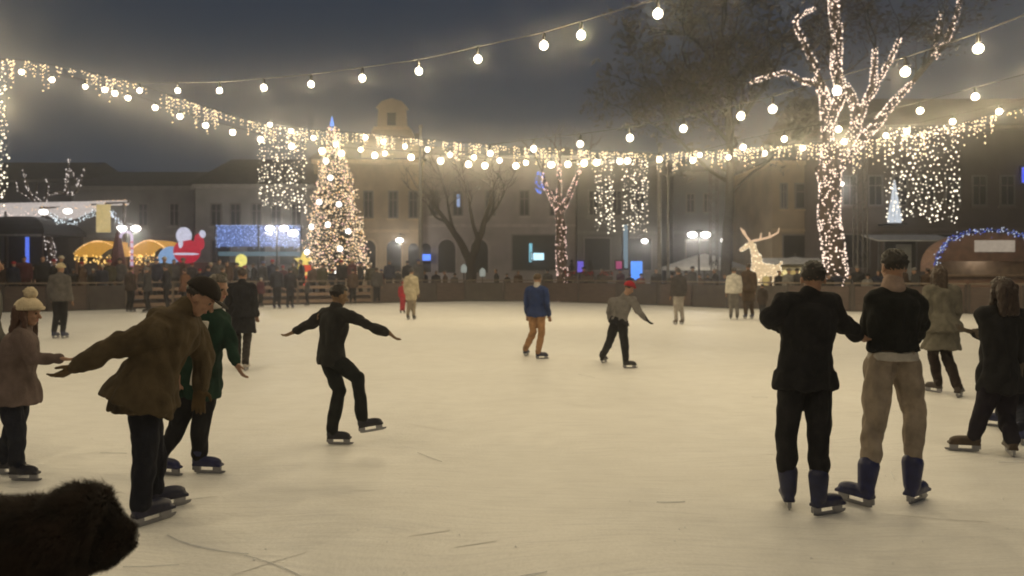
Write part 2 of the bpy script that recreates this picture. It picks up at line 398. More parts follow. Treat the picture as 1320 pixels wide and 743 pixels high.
person('man in an olive brown jacket and dark cap bending forward with one arm stretched back', 4.85, 190, 30, 1.02, 2,
    px=dict(head=(258,384,.12), neck=(234,400,.1), shR=(203,428,-.12), shL=(240,416,.18), elR=(143,449,-.16), wrR=(101,471,-.16), hdR=(80,483,-.16), elL=(262,458,.28), wrL=(258,498,.25),
            pel=(186,502), knR=(187,588,-.08), knL=(198,588,.14), ftR=(192,676), ftL=(209,657)), toeR=60, toeL=45, look=(12,-38),
    jacket=('olive_brown', (.068,.050,.028)), trous=('black_denim', (.010,.011,.017)), hair=('short', (.03,.025,.02)), hat=('cap', (.02,.016,.013)), hem=-.32, flare=.05, bulk=1.24, boots=(.013,.014,.036), gloves=('tan_glove', (.085,.055,.025)))
person('skater in a green jacket with a white scarf behind the bending man', 6.05, 258, -50, .92, 2,
    px=dict(head=(280,373,.0), neck=(268,398), shL=(285,411,.08), shR=(246,411,-.02), elL=(297,445,.04), wrL=(304,467,.0), hdL=(310,479,0), elR=(236,450,0), wrR=(232,480,-.1),
            pel=(257,492), knL=(258,549,-.05), knR=(229,552,.02), ftL=(264,610), ftR=(213,612)), toeL=-8, toeR=-20, look=(-20,-10),
    jacket=('bottle_green', (.010,.030,.020)), trous=BLK, hair=('short', (.10,.085,.07)), scarf=('white_scarf', (.5,.47,.42)), stripe=((264,414,-.15),(250,497,-.19)), boots=(.014,.018,.065))
person('child in a cream pompom knit hat reaching out a hand to the bending man', 5.8, 22, 0, .84, 2,
    px=dict(head=(37,404,0), neck=(29,426), shR=(26,436,-.12), shL=(30,434,.12), elR=(40,463,-.1), wrR=(73,462,-.03), hdR=(90,464,0), elL=(30,468,.16), wrL=(40,490,.16),
            pel=(20,503), knR=(22,562,-.05), knL=(14,560,.08), ftR=(28,620), ftL=(12,612)), toeR=-3, toeL=4, look=(5,-8),
    jacket=('rose_grey', (.115,.085,.078)), trous=NAVY, hair=('long', (.06,.028,.018)), hat=('pompom', (.48,.40,.28)), hem=-.28, flare=.05, bulk=1.1, boots=(.012,.013,.02))
person('adult in a long grey coat half cut off beside the child in the pompom hat', 6.35, -24, 30, 1., 1,
    jacket=('wool_grey', (.075,.072,.066)), trous=BLK, hem=-.75, flare=.05, bulk=1.1, hair=('short', DARKHAIR))
person('woman in a knee length black coat skating away in pale skates', 13.1, 312, 95, .92, 1,
    jacket=BLK, trous=('dark_tights', (.022,.018,.016)), hem=-.85, flare=.08, bulk=1.1, hair=('bun', BROWNHAIR), boots=(.42,.38,.34), look=(80,-5),
    px=dict(ftL=(307,475), ftR=(317,478)))
person('boy in a blue jacket and tan trousers standing on the open ice', 13.9, 692, 70, .87, 1,
    jacket=('royal_blue', (.022,.040,.120)), trous=('tan', (.32,.175,.085)), hair=('short', (.075,.045,.02)), boots=(.012,.014,.05), look=(60,-14), collar=('white_collar', (.4,.38,.36)),
    px=dict(ftL=(678,459), ftR=(697,463)), toeL=70, toeR=15, hem=-.24, flare=.03)
person('skater with a red hat and grey top leaning sideways on the open ice', 12.6, 797, 50, .86, 1,
    px=dict(head=(811,372,0), neck=(803,386), shL=(789,389,.1), shR=(816,388,-.1), elR=(824,402,-.15), wrR=(832,411,-.15), hdR=(840,418,-.15), elL=(785,404,.14), wrL=(789,418,.1),
            pel=(797,418), knL=(785,443,0), knR=(806,446,-.03), ftL=(778,468), ftR=(810,475)), toeL=60, toeR=10, look=(25,-25),
    jacket=('ash_grey', (.15,.14,.135)), skirt=BLK, trous=BLK, hair=('short', BROWNHAIR), hat=('beanie', (.30,.012,.022)), gloves=BLK, hem=.14, bulk=1.08, boots=(.012,.012,.014), jname='top')
person('long haired woman in a long grey olive coat and dark trousers behind the two men', 9.95, 1213, 95, .93, 1,
    jacket=('grey_olive', (.125,.115,.092)), trous=('dark_brown', (.022,.014,.012)), hem=-.78, flare=.10, bulk=1.12, hair=('long', BROWNHAIR), boots=(.035,.024,.02),
    px=dict(ftL=(1205,506), ftR=(1236,512)), toeL=110, toeR=45, look=(70,-6))
person('long haired skater in black holding out a mitten at the right edge', 6.75, 1288, 105, .96, 2,
    px=dict(head=(1291,376,0), neck=(1288,400), shL=(1267,405), shR=(1309,405), elL=(1276,436,.02), wrL=(1259,430,.12), hdL=(1248,427,.14), elR=(1315,440,.04), wrR=(1313,474,.1),
            pel=(1288,487), knL=(1264,537,0), knR=(1297,537,-.02), ftL=(1247,582), ftR=(1303,587)), toeL=165, toeR=70, look=(95,-6),
    jacket=BLK, trous=('black_violet', (.012,.010,.016)), hair=('long', (.03,.017,.012)), gloves=('grey_mitten', (.10,.08,.06)), boots=(.05,.03,.015), hem=-.28, flare=.03)
person('skater in a dark jacket and blue skates partly hidden at the right edge', 7.6, 1328, 90, .96, 1,
    px=dict(head=(1336,380,0), neck=(1332,402), pel=(1318,482), knL=(1296,520), knR=(1318,528), ftL=(1283,550), ftR=(1316,572)), toeL=140, toeR=60,
    jacket=('dark_slate', (.016,.016,.020)), trous=NAVY, boots=(.02,.028,.10), hair=('short', DARKHAIR))
# far skaters
person('far skater in a dark top and pale trousers in front of the boards', 23, 875, 100, .95, 0, jacket=('dark_taupe', (.045,.038,.034)), trous=('pale_grey', (.30,.27,.24)), boots=(.10,.07,.05))
person('far skater in a white jacket holding on to the person in brown', 25.3, 946, 80, .97, 0, jacket=('off_white', (.55,.52,.46)), trous=('mid_grey', (.13,.12,.11)), boots=(.03,.025,.02))
person('far skater in a long brown coat between the white jacket and a child', 25.6, 965, 90, 1.05, 0, jacket=('coat_brown', (.065,.04,.022)), trous=('coat_brown2', (.05,.032,.02)), hem=-.9, flare=.06, hair=('short', BROWNHAIR))
person('small child in a dark coat beside the person in the long brown coat', 24.8, 983, 90, .66, 0, jacket=('child_brown', (.035,.024,.018)), trous=BLK, hem=-.5)
person('small child in red overalls far off by the boards', 29, 519, 80, .66, 0, jacket=('red', (.30,.022,.035)), trous=('red2', (.26,.02,.03)), hair=None, hat=('beanie', (.2,.02,.03)), boots=(.02,.015,.015))
person('far skater in a cream coat beside the small child in red', 25.3, 530, 80, .95, 0, jacket=('cream', (.42,.36,.25)), trous=('cream_dark', (.22,.18,.13)), hem=-.7, flare=.04, hair=('short', DARKHAIR), boots=(.02,.016,.014))
person('skater in a grey jacket and pale beanie near the left boards', 18.2, 77, 90, 1., 0, jacket=('slate_grey', (.10,.092,.088)), trous=BLK, hat=('beanie', (.42,.35,.22)), hair=None, bulk=1.1)
person('person in black on the ice by the timber rails, bare headed of the pair', 32.6, 357, 90, 1.02, 0, jacket=('ink', (.014,.014,.017)), trous=BLK, bulk=1.1)
person('person in black on the ice by the timber rails, hatted one of the pair', 32.9, 374, 90, .98, 0, jacket=('ink2', (.018,.016,.018)), trous=BLK, bulk=1.1, hat=('beanie', (.02,.02,.025)))

for px, dd, lb, jk, ht, h in ((168,-1.2,'person in a dark brown coat by the boards before the smaller amber stall',('ice_brown',(.05,.032,.02)),None,1.),(190,-2.,'person in charcoal coat and grey hat on the ice left of the timber hut',('ice_charcoal',(.03,.03,.031)),('beanie',(.12,.115,.11)),.98),
    (215,-1.,'person in a black coat on the ice below the red and white inflatable',('ice_black',(.012,.012,.014)),None,1.04),(239,-2.6,'person in a rust coat on the ice behind the bending man',('ice_rust',(.10,.045,.02)),None,.96),(268,-1.4,'person in a navy coat on the ice behind the green jacket',('ice_navy',(.013,.017,.035)),('beanie',(.02,.02,.022)),1.02),
    (286,-2.4,'person in an olive coat on the ice left of the knee length black coat',('ice_olive',(.05,.045,.024)),None,1.),(336,-.8,'child in a maroon coat by the timber rails under the yellow balloon',('ice_maroon',(.08,.02,.025)),('beanie',(.3,.28,.24)),.72),(396,-.9,'child in a dark grey coat by the timber rails under the christmas tree',('ice_grey',(.05,.048,.048)),None,.7),
    (486,-.7,'person in a dark grey coat standing on the ice left of the child in red',('ice_grey2',(.045,.043,.045)),None,1.),(455,-.8,'person in a brown jacket on the ice right of the christmas tree',('ice_brown2',(.055,.036,.026)),('beanie',(.02,.02,.022)),.95)):
    d = {168:31.4,190:31.7,215:32.2,239:32.7,268:33.3,286:33.6,336:35.,396:36.4,486:38.,455:37.6}[px]+dd
    person(lb, d, px, 60+(px*37)%230, h, 0, jacket=jk, trous=BLK, hair=None if ht else ('short', BROWNHAIR), hat=ht, hem=-.4, bulk=1.12, flare=.03, boots=(.02,.016,.014))
# ------------------------------------------------------------------ ground and rink
pav = mat('wet_paving', (.06,.056,.052), .55, 3, .35, .3, 30)
MB().box((-88,-9,-.6),(88,99,-.004)).obj('square_paving', pav)['kind'] = 'structure'
EDGE = [(-330,408),(-60,404),(60,402),(160,399),(330,394),(480,391),(600,388.6),(700,389),(850,394),(940,398),(1100,402),(1250,405),(1400,409),(1640,414)]
EP = [gp(*e) for e in EDGE]
def edge_d(px):
    for (a, _), (b, _2), P, Q in zip(EDGE, EDGE[1:], EP, EP[1:]):
        if a <= px <= b:
            t = (px-a)/(b-a); return P.y+(Q.y-P.y)*t
    return 28.
def ice_material():
    m, nt, b = _new('ice'); N, L = nt.nodes, nt.links
    tc = N.new('ShaderNodeTexCoord')
    src = [tc.outputs['Object']]
    def ns(scale, stretch=(1,1,1), det=6, rot=0):
        mp = N.new('ShaderNodeMapping'); mp.inputs['Scale'].default_value = stretch; mp.inputs['Rotation'].default_value = (0,0,rot)
        n = N.new('ShaderNodeTexNoise'); n.inputs['Scale'].default_value = scale; n.inputs['Detail'].default_value = det
        L.new(src[0], mp.inputs['Vector']); L.new(mp.outputs['Vector'], n.inputs['Vector']); return n.outputs['Fac']
    def ramp(fac, a, b_, p0, p1):
        r = N.new('ShaderNodeValToRGB'); r.color_ramp.elements[0].color = (*a,1); r.color_ramp.elements[1].color = (*b_,1)
        r.color_ramp.elements[0].position = p0; r.color_ramp.elements[1].position = p1; L.new(fac, r.inputs['Fac']); return r.outputs['Color']
    def mix(a, b_, f, mode='MULTIPLY'):
        x = N.new('ShaderNodeMix'); x.data_type = 'RGBA'; x.blend_type = mode; x.inputs['Factor'].default_value = f
        L.new(a, x.inputs[6]); L.new(b_, x.inputs[7]); return x.outputs[2]
    wn = N.new('ShaderNodeTexNoise'); wn.inputs['Scale'].default_value = .22; wn.inputs['Detail'].default_value = 2; L.new(tc.outputs['Object'], wn.inputs['Vector'])
    wm = N.new('ShaderNodeVectorMath'); wm.operation = 'MULTIPLY_ADD'; L.new(wn.outputs['Color'], wm.inputs[0]); wm.inputs[1].default_value = (2.2,2.2,0); L.new(tc.outputs['Object'], wm.inputs[2])
    src[0] = wm.outputs[0]
    c = ramp(ns(.35), (.79,.775,.735), (.84,.83,.79), .3, .7)
    c = mix(c, ramp(ns(3.2, det=8), (.93,.925,.92), (1,1,1), .35, .65), .7)
    for k, (rt_, st) in enumerate(((.3,(1,14,1)), (1.35,(1,16,1)), (2.3,(1,12,1)), (.8,(.7,22,1)))):   # skate tracks
        c = mix(c, ramp(ns(1.6+.4*k, st, 5, rt_), (.82,.82,.84), (1,1,1), .34, .46), .30)
    c = mix(c, ramp(ns(45, det=3), (.82,.82,.82), (1,1,1), .3, .6), .4)
    L.new(c, b.inputs['Base Color'])
    r = N.new('ShaderNodeMapRange'); L.new(ns(1.1, det=7), r.inputs['Value']); r.inputs['To Min'].default_value = .38; r.inputs['To Max'].default_value = .75
    L.new(r.outputs['Result'], b.inputs['Roughness']); b.inputs['Specular IOR Level'].default_value = .25
    bp = N.new('ShaderNodeBump'); bp.inputs['Strength'].default_value = .35; bp.inputs['Distance'].default_value = .012
    a = N.new('ShaderNodeMath'); a.operation = 'ADD'; L.new(ns(28, det=6), a.inputs[0]); L.new(ns(2.2, (1,12,1), 5, .8), a.inputs[1])
    L.new(a.outputs[0], bp.inputs['Height']); L.new(bp.outputs['Normal'], b.inputs['Normal'])
    return m
ICE = ice_material()
near = [V((22,-4,0)), V((-22,-4,0))]
poly = [p.copy() for p in EP]+near
mb = MB(); n = len(poly)
mb.add([(p.x,p.y,.0) for p in poly]+[(p.x,p.y,-.003) for p in poly], [tuple(range(n-1,-1,-1)), tuple(range(n,2*n))]+[(i,(i+1)%n,(i+1)%n+n,i+n) for i in range(n)])
ice = mb.obj('ice', ICE); ice['kind'] = 'structure'
rnd = random.Random(404); m1 = MB(); m2 = MB()
for k in range(80):                      # cuts left by blades, and the snow they throw up
    d = 3.2+22*rnd.random()**1.7; p = V((rnd.uniform(-.75,.75)*d, d, .003)); a = rnd.gauss(.0,.5)+(rnd.random() < .2)*1.2; L = rnd.uniform(.15,.9); cv = rnd.gauss(0,.5); w = rnd.uniform(.002,.0055); n = 9; S_ = []
    for i in range(n):
        S_.append((p.copy(), V((-math.sin(a), math.cos(a), 0)))); p = p+V((math.cos(a), math.sin(a), 0))*L/n; a += cv*L/n
    tgt = m1 if rnd.random() < .55 else m2
    vs = []
    for i, (q, nn) in enumerate(S_):
        ww = w*(.3+math.sin(math.pi*(i+.4)/n)); vs += [q-nn*ww, q+V((0,0,.004 if tgt is m2 else .001)), q+nn*ww]
    tgt.add(vs, [f_ for i in range(n-1) for f_ in ((3*i,3*i+3,3*i+4,3*i+1),(3*i+1,3*i+4,3*i+5,3*i+2))])
for k in range(420):
    d = 3.1+14*rnd.random()**1.6; p = V((rnd.uniform(-.75,.75)*d, d, .004)); r_ = rnd.uniform(.003,.010); m2.add([p+V((math.cos(t)*r_*rnd.uniform(.6,1.3), math.sin(t)*r_, 0)) for t in (0,1.05,2.1,3.14,4.2,5.2)]+[p+V((0,0,r_*.5))], [(i,(i+1)%6,6) for i in range(6)])
o = m1.obj('blade_cuts', mat('cut_ice', (.75,.735,.71), .5, 8, .12), ice); o['kind'] = 'stuff'; o = m2.obj('snow_shavings', mat('snow', (.88,.88,.88), .8, 20, .08), ice); o['kind'] = 'stuff'
# ------------------------------------------------------------------ rink boards
brd = mat('board_brown', (.062,.042,.036), .6, 2.5, .35, .2, 25, stretch=(1,1,6))
brd2 = mat('board_dark', (.045,.036,.033), .6, 2.5, .35, .2, 25)
rail_m = mat('rail_wood', (.13,.10,.075), .6, 4, .3, .2, 30)
timber = mat('pale_timber', (.20,.135,.10), .65, 4, .35, .3, 30, stretch=(1,1,8))
def board_run(i, label, slat=False):
    a, b = EP[i].copy(), EP[i+1].copy(); a.y += .12; b.y += .12
    t = (b-a); L = t.length; t.normalize(); nrm = V((-t.y, t.x, 0)); up = V((0,0,1))
    a = a+t*.05; b = b-t*.05; L -= .1; mid = (a+b)/2
    e = empty('rink_barrier', mid, label, 'barrier', 'boards round the rink')
    k = max(2, round(L/2.0)); 
    for j in range(k+1):
        p = a+t*(L*j/k); MB().obox(p+up*.56+nrm*.06, t*.045, nrm*.045, up*.56).obj('post', rail_m if slat else brd2, e, mid)
    for j in range(k):
        p = a+t*(L*(j+.5)/k); w = L/k/2-.06
        mb = MB()
        if slat:
            for z in (.16,.50,.84): mb.obox(p+up*z, t*w, nrm*.02, up*.075)
        else:
            mb.obox(p+up*.52, t*w, nrm*.02, up*.50)
            mb.obox(p+up*.14-nrm*.028, t*w, nrm*.006, up*.10)
        mb.obj('panel', timber if slat else (brd if (j+i)%3 else brd2), e, mid)
    MB().obox(mid+up*1.14, t*(L/2), nrm*.07, up*.03).obj('handrail', rail_m, e, mid)
lab = {0:'brown rink boards at the far left frame edge',1:'brown rink boards below the dark pavilion on the left',2:'brown rink boards under the striped stall roof on the left',3:'timber rail barrier left of the christmas tree',4:'timber rail barrier below the christmas tree',
       5:'brown rink boards below the arched town house',6:'brown rink boards below the bare dark tree',7:'brown rink boards below the pair of light curtains',8:'brown rink boards before the white parasols',9:'brown rink boards below the lit reindeer',
       10:'brown rink boards below the big lit tree',11:'brown rink boards in front of the rounded kiosk',12:'brown rink boards at the right frame edge'}
for i in range(13): board_run(i, lab.get(i, ''), i in (3,4))
# ------------------------------------------------------------------ buildings
glass = mat('dark_glass', (.022,.024,.028), .35, 2, .3, spec=.25)
wframe = mat('window_frame', (.22,.20,.18), .6, 8, .2)
def building(label, x0, x1, ytop, d, depth, col, wins, roof=None, name='building', rcol=(.05,.042,.04), bands=(), front_extra=None, wf=None):
    A = at(x0, ytop, d); B = at(x1, ytop, d); zt = A.z; base = V(((A.x+B.x)/2, d, 0))
    e = empty(name, base, label, 'building')
    pm = mat('plaster_%.3f_%.3f_%.3f' % col, col, .85, .6, .22, .25, 12)
    MB().box((A.x, d, -.004),(B.x, d+depth, zt)).obj('wall', pm, e, base)
    tm = mat('trim_%.3f_%.3f' % col[:2], tuple(min(.6, c*1.25) for c in col), .8, 3, .15)
    MB().box((A.x-.15, d-.28, zt+.003),(B.x+.15, d+depth, zt+.30)).obj('cornice', tm, e, base)
    for yb in bands:
        z = at(0, yb, d).z; MB().box((A.x-.02, d-.12, z-.12),(B.x+.02, d-.002, z+.12)).obj('string_course', tm, e, base)
    for w in wins:
        px, py, wp, hp = w[:4]; kind = w[4] if len(w) > 4 else 'w'
        c = at(px, py, d); hw = wp/2/F*d; hh = hp/2/F*d
        mb = MB(); y0 = d-.10; y1 = d-.004; f = .11
        if kind == 'a':      # arched
            pts = [(-hw,-hh),(-hw,hh-hw)]+[(-hw*math.cos(a), hh-hw+hw*math.sin(a)) for a in [math.pi*k/10 for k in range(1,10)]]+[(hw,hh-hw),(hw,-hh)]
            inn = [(x*.86, z*.93-.02*hh) for x, z in pts]
            for q in range(len(pts)-1):
                (xa,za),(xb,zb) = pts[q], pts[q+1]; (ia,ja),(ib,jb) = inn[q], inn[q+1]
                vs = [(c.x+u, y, c.z+v) for y in (y0,y1) for u, v in ((xa,za),(xb,zb),(ib,jb),(ia,ja))]
                mb.add(vs, [(0,1,2,3),(7,6,5,4),(0,4,5,1),(2,6,7,3),(1,5,6,2),(3,7,4,0)])
            o = mb.obj('archway', tm, e, base)
            pn = MB(); m_ = len(inn); pn.add([(c.x+u, d-.03, c.z+v) for u, v in inn]+[(c.x+u, d-.006, c.z+v) for u, v in inn], [tuple(range(m_)), tuple(range(2*m_-1, m_-1, -1))]+[(i_,i_+m_,(i_+1)%m_+m_,(i_+1)%m_) for i_ in range(m_)])
            pn.obj('pane', glass, o, base)
        else:
            mb.box((c.x-hw,y0,c.z-hh),(c.x-hw+f,y1,c.z+hh)).box((c.x+hw-f,y0,c.z-hh),(c.x+hw,y1,c.z+hh)).box((c.x-hw+f,y0,c.z+hh-f),(c.x+hw-f,y1,c.z+hh)).box((c.x-hw+f,y0,c.z-hh),(c.x+hw-f,y1,c.z-hh+f))
            if kind == 'w':
                mb.box((c.x-.03,y0+.02,c.z-hh+f),(c.x+.03,y1,c.z+hh-f)).box((c.x-hw+f,y0+.02,c.z+hh*.3),(c.x-.03,y1,c.z+hh*.3+.05)).box((c.x+.03,y0+.02,c.z+hh*.3),(c.x+hw-f,y1,c.z+hh*.3+.05))
            o = mb.obj('shop_window' if kind == 's' else 'window', wf or wframe, e, base)
            MB().box((c.x-hw+f,d-.03,c.z-hh+f),(c.x+hw-f,d-.006,c.z+hh-f)).obj('pane', glass, o, base)
            if kind == 'w': MB().box((c.x-hw-.1,d-.2,c.z-hh-.13),(c.x+hw+.1,d-.004,c.z-hh-.003)).obj('sill', tm, o, base)
    rm = mat('roof_%.3f' % rcol[0], rcol, .8, 2, .35, .5, 18, stretch=(1,1,3))
    if roof:
        zr = at(0, roof[1], d+depth/2).z; zb = zt+.303
        xa, xb, ya, yb = A.x-.4, B.x+.4, d-.45, d+depth+.3; ym = (ya+yb)/2; q = roof[0]*(xb-xa)
        MB().add([(xa,ya,zb),(xb,ya,zb),(xb,yb,zb),(xa,yb,zb),(xa+q,ym,zr),(xb-q,ym,zr)], [(3,2,1,0),(0,1,5,4),(2,3,4,5),(1,2,5),(3,0,4)]).obj('roof', rm, e, base)
    return e, base, tm, pm
def wrow(xs, y, w, h, k='w'): return [(x, y, w, h, k) for x in xs]
building('low grey house with a brown roof behind the yellow stall', 96, 250, 245, 62, 12, (.25,.235,.225), wrow((130,185,225), 277, 14, 30)+wrow((120,160,205), 328, 20, 26, 's'), (.06,222), bands=(305,))
building('pale grey house with paired windows behind the blue lit canopy', 252, 402, 243, 58, 12, (.34,.33,.32), wrow((279,304,331,356,382), 277, 15, 30)+wrow((285,330,372), 326, 26, 34, 's'), (.10,206), bands=(303,))
e, b0, tm, pm = building('ochre town hall with arched doorways and a bell gable on its roof', 405, 543, 211, 60, 13, (.48,.375,.25), wrow((440,475,507,533), 264, 13, 36)+[(440,330,22,44,'a'),(475,330,22,44,'a'),(508,330,22,44,'a'),(533,332,16,40,'a')], (.14,172), bands=(298,))
d_ = 59.9; g0 = at(470,211,d_); g1 = at(541,211,d_); zc = lambda y: at(0,y,d_).z
mb = MB(); cx = (at(505,0,d_).x); hw = 2.2
prof = [(-2.4,g0.z+.31),(-2.4,zc(190)),(-1.9,zc(182)),(-1.5,zc(166)),(-1.15,zc(164)),(-1.05,zc(140)),(-1.25,zc(139)),(-.8,zc(131)),(0,zc(127)),(.8,zc(131)),(1.25,zc(139)),(1.05,zc(140)),(1.15,zc(164)),(1.5,zc(166)),(1.9,zc(182)),(2.4,zc(190)),(2.4,g0.z+.31)]
k = len(prof); mb.add([(cx+u,d_-.1,z) for u,z in prof]+[(cx+u,d_+.8,z) for u,z in prof], [tuple(range(k)), tuple(range(2*k-1,k-1,-1))]+[(i,i+k,(i+1)%k+k,(i+1)%k) for i in range(k)])
gb = mb.obj('bell_gable', pm, e, b0)
mb = MB(); mb.box((cx-.35,d_-.13,zc(162)),(cx+.35,d_-.104,zc(146))); mb.obj('bell_opening', glass, gb, b0)
MB().box((cx-1.4,d_-.25,zc(166)-.1),(cx+1.4,d_-.11,zc(166)+.12)).obj('gable_cornice', tm, gb, b0)
building('lilac grey building with a dark shop front behind the bare tree', 545, 742, 206, 61, 13, (.38,.335,.315), wrow((560,590,632,676,715), 262, 14, 34)+[(692,326,66,48,'s'),(576,330,26,46,'a'),(549,332,16,40,'a'),(618,330,26,46,'a')], (.03,190), bands=(291,))
building('dark building with a green grey shop front between the light curtains', 744, 852, 214, 60, 12, (.17,.16,.145), wrow((765,795,825), 262, 14, 34)+[(770,328,36,44,'s'),(822,328,38,44,'s')], (.03,196), bands=(300,))
building('slate blue building with faint windows behind the white parasols', 868, 992, 226, 66, 14, (.17,.18,.195), wrow((890,912,950,972), 262, 12, 26)+wrow((900,950), 326, 34, 34, 's'), (.05,206), bands=(300,), rcol=(.04,.042,.048))
building('narrow yellow building with one dark window left of the big lit tree', 995, 1062, 213, 56, 12, (.40,.31,.20), [(1037,253,26,34),(1010,253,10,34),(1030,322,44,40,'s')], (.05,196), bands=(297,))
building('broad brown building behind the rounded kiosk', 1066, 1500, 168, 52, 14, (.15,.118,.10), wrow((1095,1128,1160,1195,1228,1262,1298,1335,1380), 246, 20, 40)+wrow((1100,1160,1225,1290,1350), 324, 44, 46, 's'), (.02,128), bands=(296,), rcol=(.045,.036,.032))
building('dark house half hidden at the left frame edge', -240, 92, 236, 66, 14, (.11,.11,.115), wrow((-60,-20,20,58), 276, 16, 32)+wrow((-40,30), 328, 30, 34, 's'), (.05,210), bands=(306,), rcol=(.035,.033,.036))
# lit things on the facades
def sign(label, px, py, w, h, d, m, name='lit_sign', cat='sign', depth=.14):
    c = at(px, py, d); e = empty(name, c, label, cat); a, b = w/2/F*d, h/2/F*d
    MB().box((c.x-a, c.y-depth, c.z-b),(c.x+a, c.y-.02, c.z+b)).obj('panel', m, e, c)
    mb = MB()
    for s_ in (-1,1): mb.box((c.x+s_*(a+.04)-.04, c.y-depth-.02, c.z-b-.08),(c.x+s_*(a+.04)+.04, c.y-.01, c.z+b+.08)); mb.box((c.x-a, c.y-depth-.02, c.z+s_*(b+.04)-.04),(c.x+a, c.y-.01, c.z+s_*(b+.04)+.04))
    mb.obj('frame', brd2, e, c); return e
BLUE = emit('blue_light', (.10,.25,1.), 1.6); ICEB = emit('ice_blue', (.35,.65,1.), 1.1); WHT = emit('white_lamp', (1.,.97,.92), 5.); CYAN = emit('cyan_light', (.3,.75,.9), .8)
sign('pale cyan lit sign in the dark shop window', 693, 331, 16, 9, 60.7, WHT if False else emit('sign_cyan', (.55,.85,1.), 1.6))
sign('tall cyan lit strip beside the bright shop sign', 684, 326, 4, 24, 60.7, CYAN)
sign('blue lit screen in the arched doorway', 550, 332, 11, 8, 60.4, BLUE, 'lit_screen', 'screen')
sign('small violet lit sign beside the pink lit tree', 748, 344, 8, 14, 59.5, emit('violet', (.2,.15,.8), .8))
sign('large blue lit screen behind the skater in the red hat', 820, 349, 15, 24, 44, emit('screen_blue', (.10,.32,1.), 1.2), 'lit_screen', 'screen')
sign('tall pale blue glowing panel beside the large blue screen', 806, 318, 6, 56, 46, emit('pale_blue', (.35,.5,.6), .45), 'glow_panel', 'light')  # bluish glass built as a panel with its own glow
sign('pink lit sign left of the large blue screen', 798, 342, 9, 10, 46, emit('pink', (.7,.12,.3), .5))
sign('small blue and white lit cross on the lilac grey facade', 591, 259, 4, 16, 60.9, emit('cross', (.4,.55,.9), .7), 'lit_cross', 'light')
sign('blue lamp high at the right frame edge', 1318, 226, 6, 20, 51.8, emit('deep_blue', (.1,.15,1.), 1.), 'blue_lamp', 'lamp')
# ------------------------------------------------------------------ street lamps and shop lamps
dark_metal = mat('dark_metal', (.03,.03,.032), .45, 8, .2, 0, 1, .6)
pale_metal = mat('galvanised', (.13,.125,.12), .55, 8, .3, 0, 1, .4)
def lamp_light(p, w, col=(1.,.93,.82)):
    ld = bpy.data.lights.new('lamp_light', 'POINT'); ld.energy = w; ld.color = col; ld.shadow_soft_size = .1; lo = bpy.data.objects.new('lamp_light', ld); COL.objects.link(lo); lo.location = p
def lamp(label, px, pys, d, sep, name='street_lamp'):
    base = V(((px-660)/F*d, d, -.004)); e = empty(name, base, label, 'street lamp'); zt = at(0, pys, d).z
    MB().tube([base, base+V((0,0,.5)), base+V((0,0,.52)), V((base.x,d,zt))], [.12,.11,.06,.045], 10).obj('pole', dark_metal, e, base)
    w = sep/2/F*d
    MB().tube([V((base.x-w,d,zt+.02)),V((base.x,d,zt+.12)),V((base.x+w,d,zt+.02))], .035, 6).obj('arm', dark_metal, e, base)
    for s_ in (-1,1):
        c = V((base.x+s_*w, d, zt-.12)); mb = MB(); mb.ell(c, V((.27,0,0)), V((0,.27,0)), V((0,0,.17)), 12, 8); mb.obj('lamp_globe', WHT, e, base, True)
        lamp_light(c-V((0,.0,.26)), 130)
for a in (('double street lamp left of the red and white inflatable', 166, 292, 44, 18),('double street lamp with the taller post by the blue lit canopy', 357, 292, 44, 18),
          ('double street lamp before the slate blue building', 901, 300, 40.5, 17)): lamp(*a)
def hanging(label, px, py, d, w, name='shop_lamp'):
    c = at(px, py, d); e = empty(name, c, label, 'lamp')
    mb = MB(); mb.ell(c, V((w,0,0)), V((0,w*.8,0)), V((0,0,w*.62)), 12, 8); mb.obj('lamp_globe', WHT, e, c, True); lamp_light(c-V((0,.1,w+.05)), 130)
    MB().tube([c+V((0,0,w*.4)), c+V((0,.1,.5)), c+V((0,3.,.5))], .03, 6).obj('bracket', dark_metal, e, c)
for a in (('single white lamp beside the blue lit canopy', 378, 301, 46, .32),('white lamp on the ochre town hall above the arches', 515, 310, 57, .30),('white lamp under the right light curtain pair', 831, 311, 57, .28),
          ('white lamp before the slate blue building right of the double lamp', 934, 310, 55, .30),('white lamp at the top of the truss mast', 1085, 237, 50, .16)): hanging(*a)
# ------------------------------------------------------------------ masts
def mast(label, px, ytop, d, r=.09, name='light_mast', kind='pole'):
    base = V(((px-660)/F*d, d, -.004)); zt = at(0, ytop, d).z; e = empty(name, base, label, 'mast')
    if kind == 'pole':
        MB().tube([base, V((base.x,d,zt*.5)), V((base.x,d,zt))], [r*1.25, r, r*.75], 10).obj('pole', pale_metal, e, base)
        mb = MB(); mb.ball((base.x,d,zt+r), r*1.2); mb.obj('finial', pale_metal, e, base)
    else:
        w = r
        for sx, sy in ((-1,-1),(1,-1),(1,1),(-1,1)):
            MB().tube([base+V((sx*w,sy*w,0)), V((base.x+sx*w,d+sy*w,zt))], .032, 8).obj('chord', pale_metal, e, base)
        mb = MB(); k = int(zt/(2*w)); P = lambda i, c: V((base.x+c[0]*w, d+c[1]*w, min(zt, zt*i/k)))
        cs = ((-1,-1),(1,-1),(1,1),(-1,1))
        for i in range(k):
            for j in range(4): a, b = cs[j], cs[(j+1)%4]; mb.tube([P(i, a), P(i+1, b)] if i%2 else [P(i, b), P(i+1, a)], .018, 5)
        mb.obj('lattice', pale_metal, e, base)
    MB().box((base.x-.35,d-.35,-.004),(base.x+.35,d+.35,.06)).obj('base_plate', dark_metal, e, base)
    return e
mast('tall pale mast in front of the town hall corner', 542, 166, 41.5, .10)
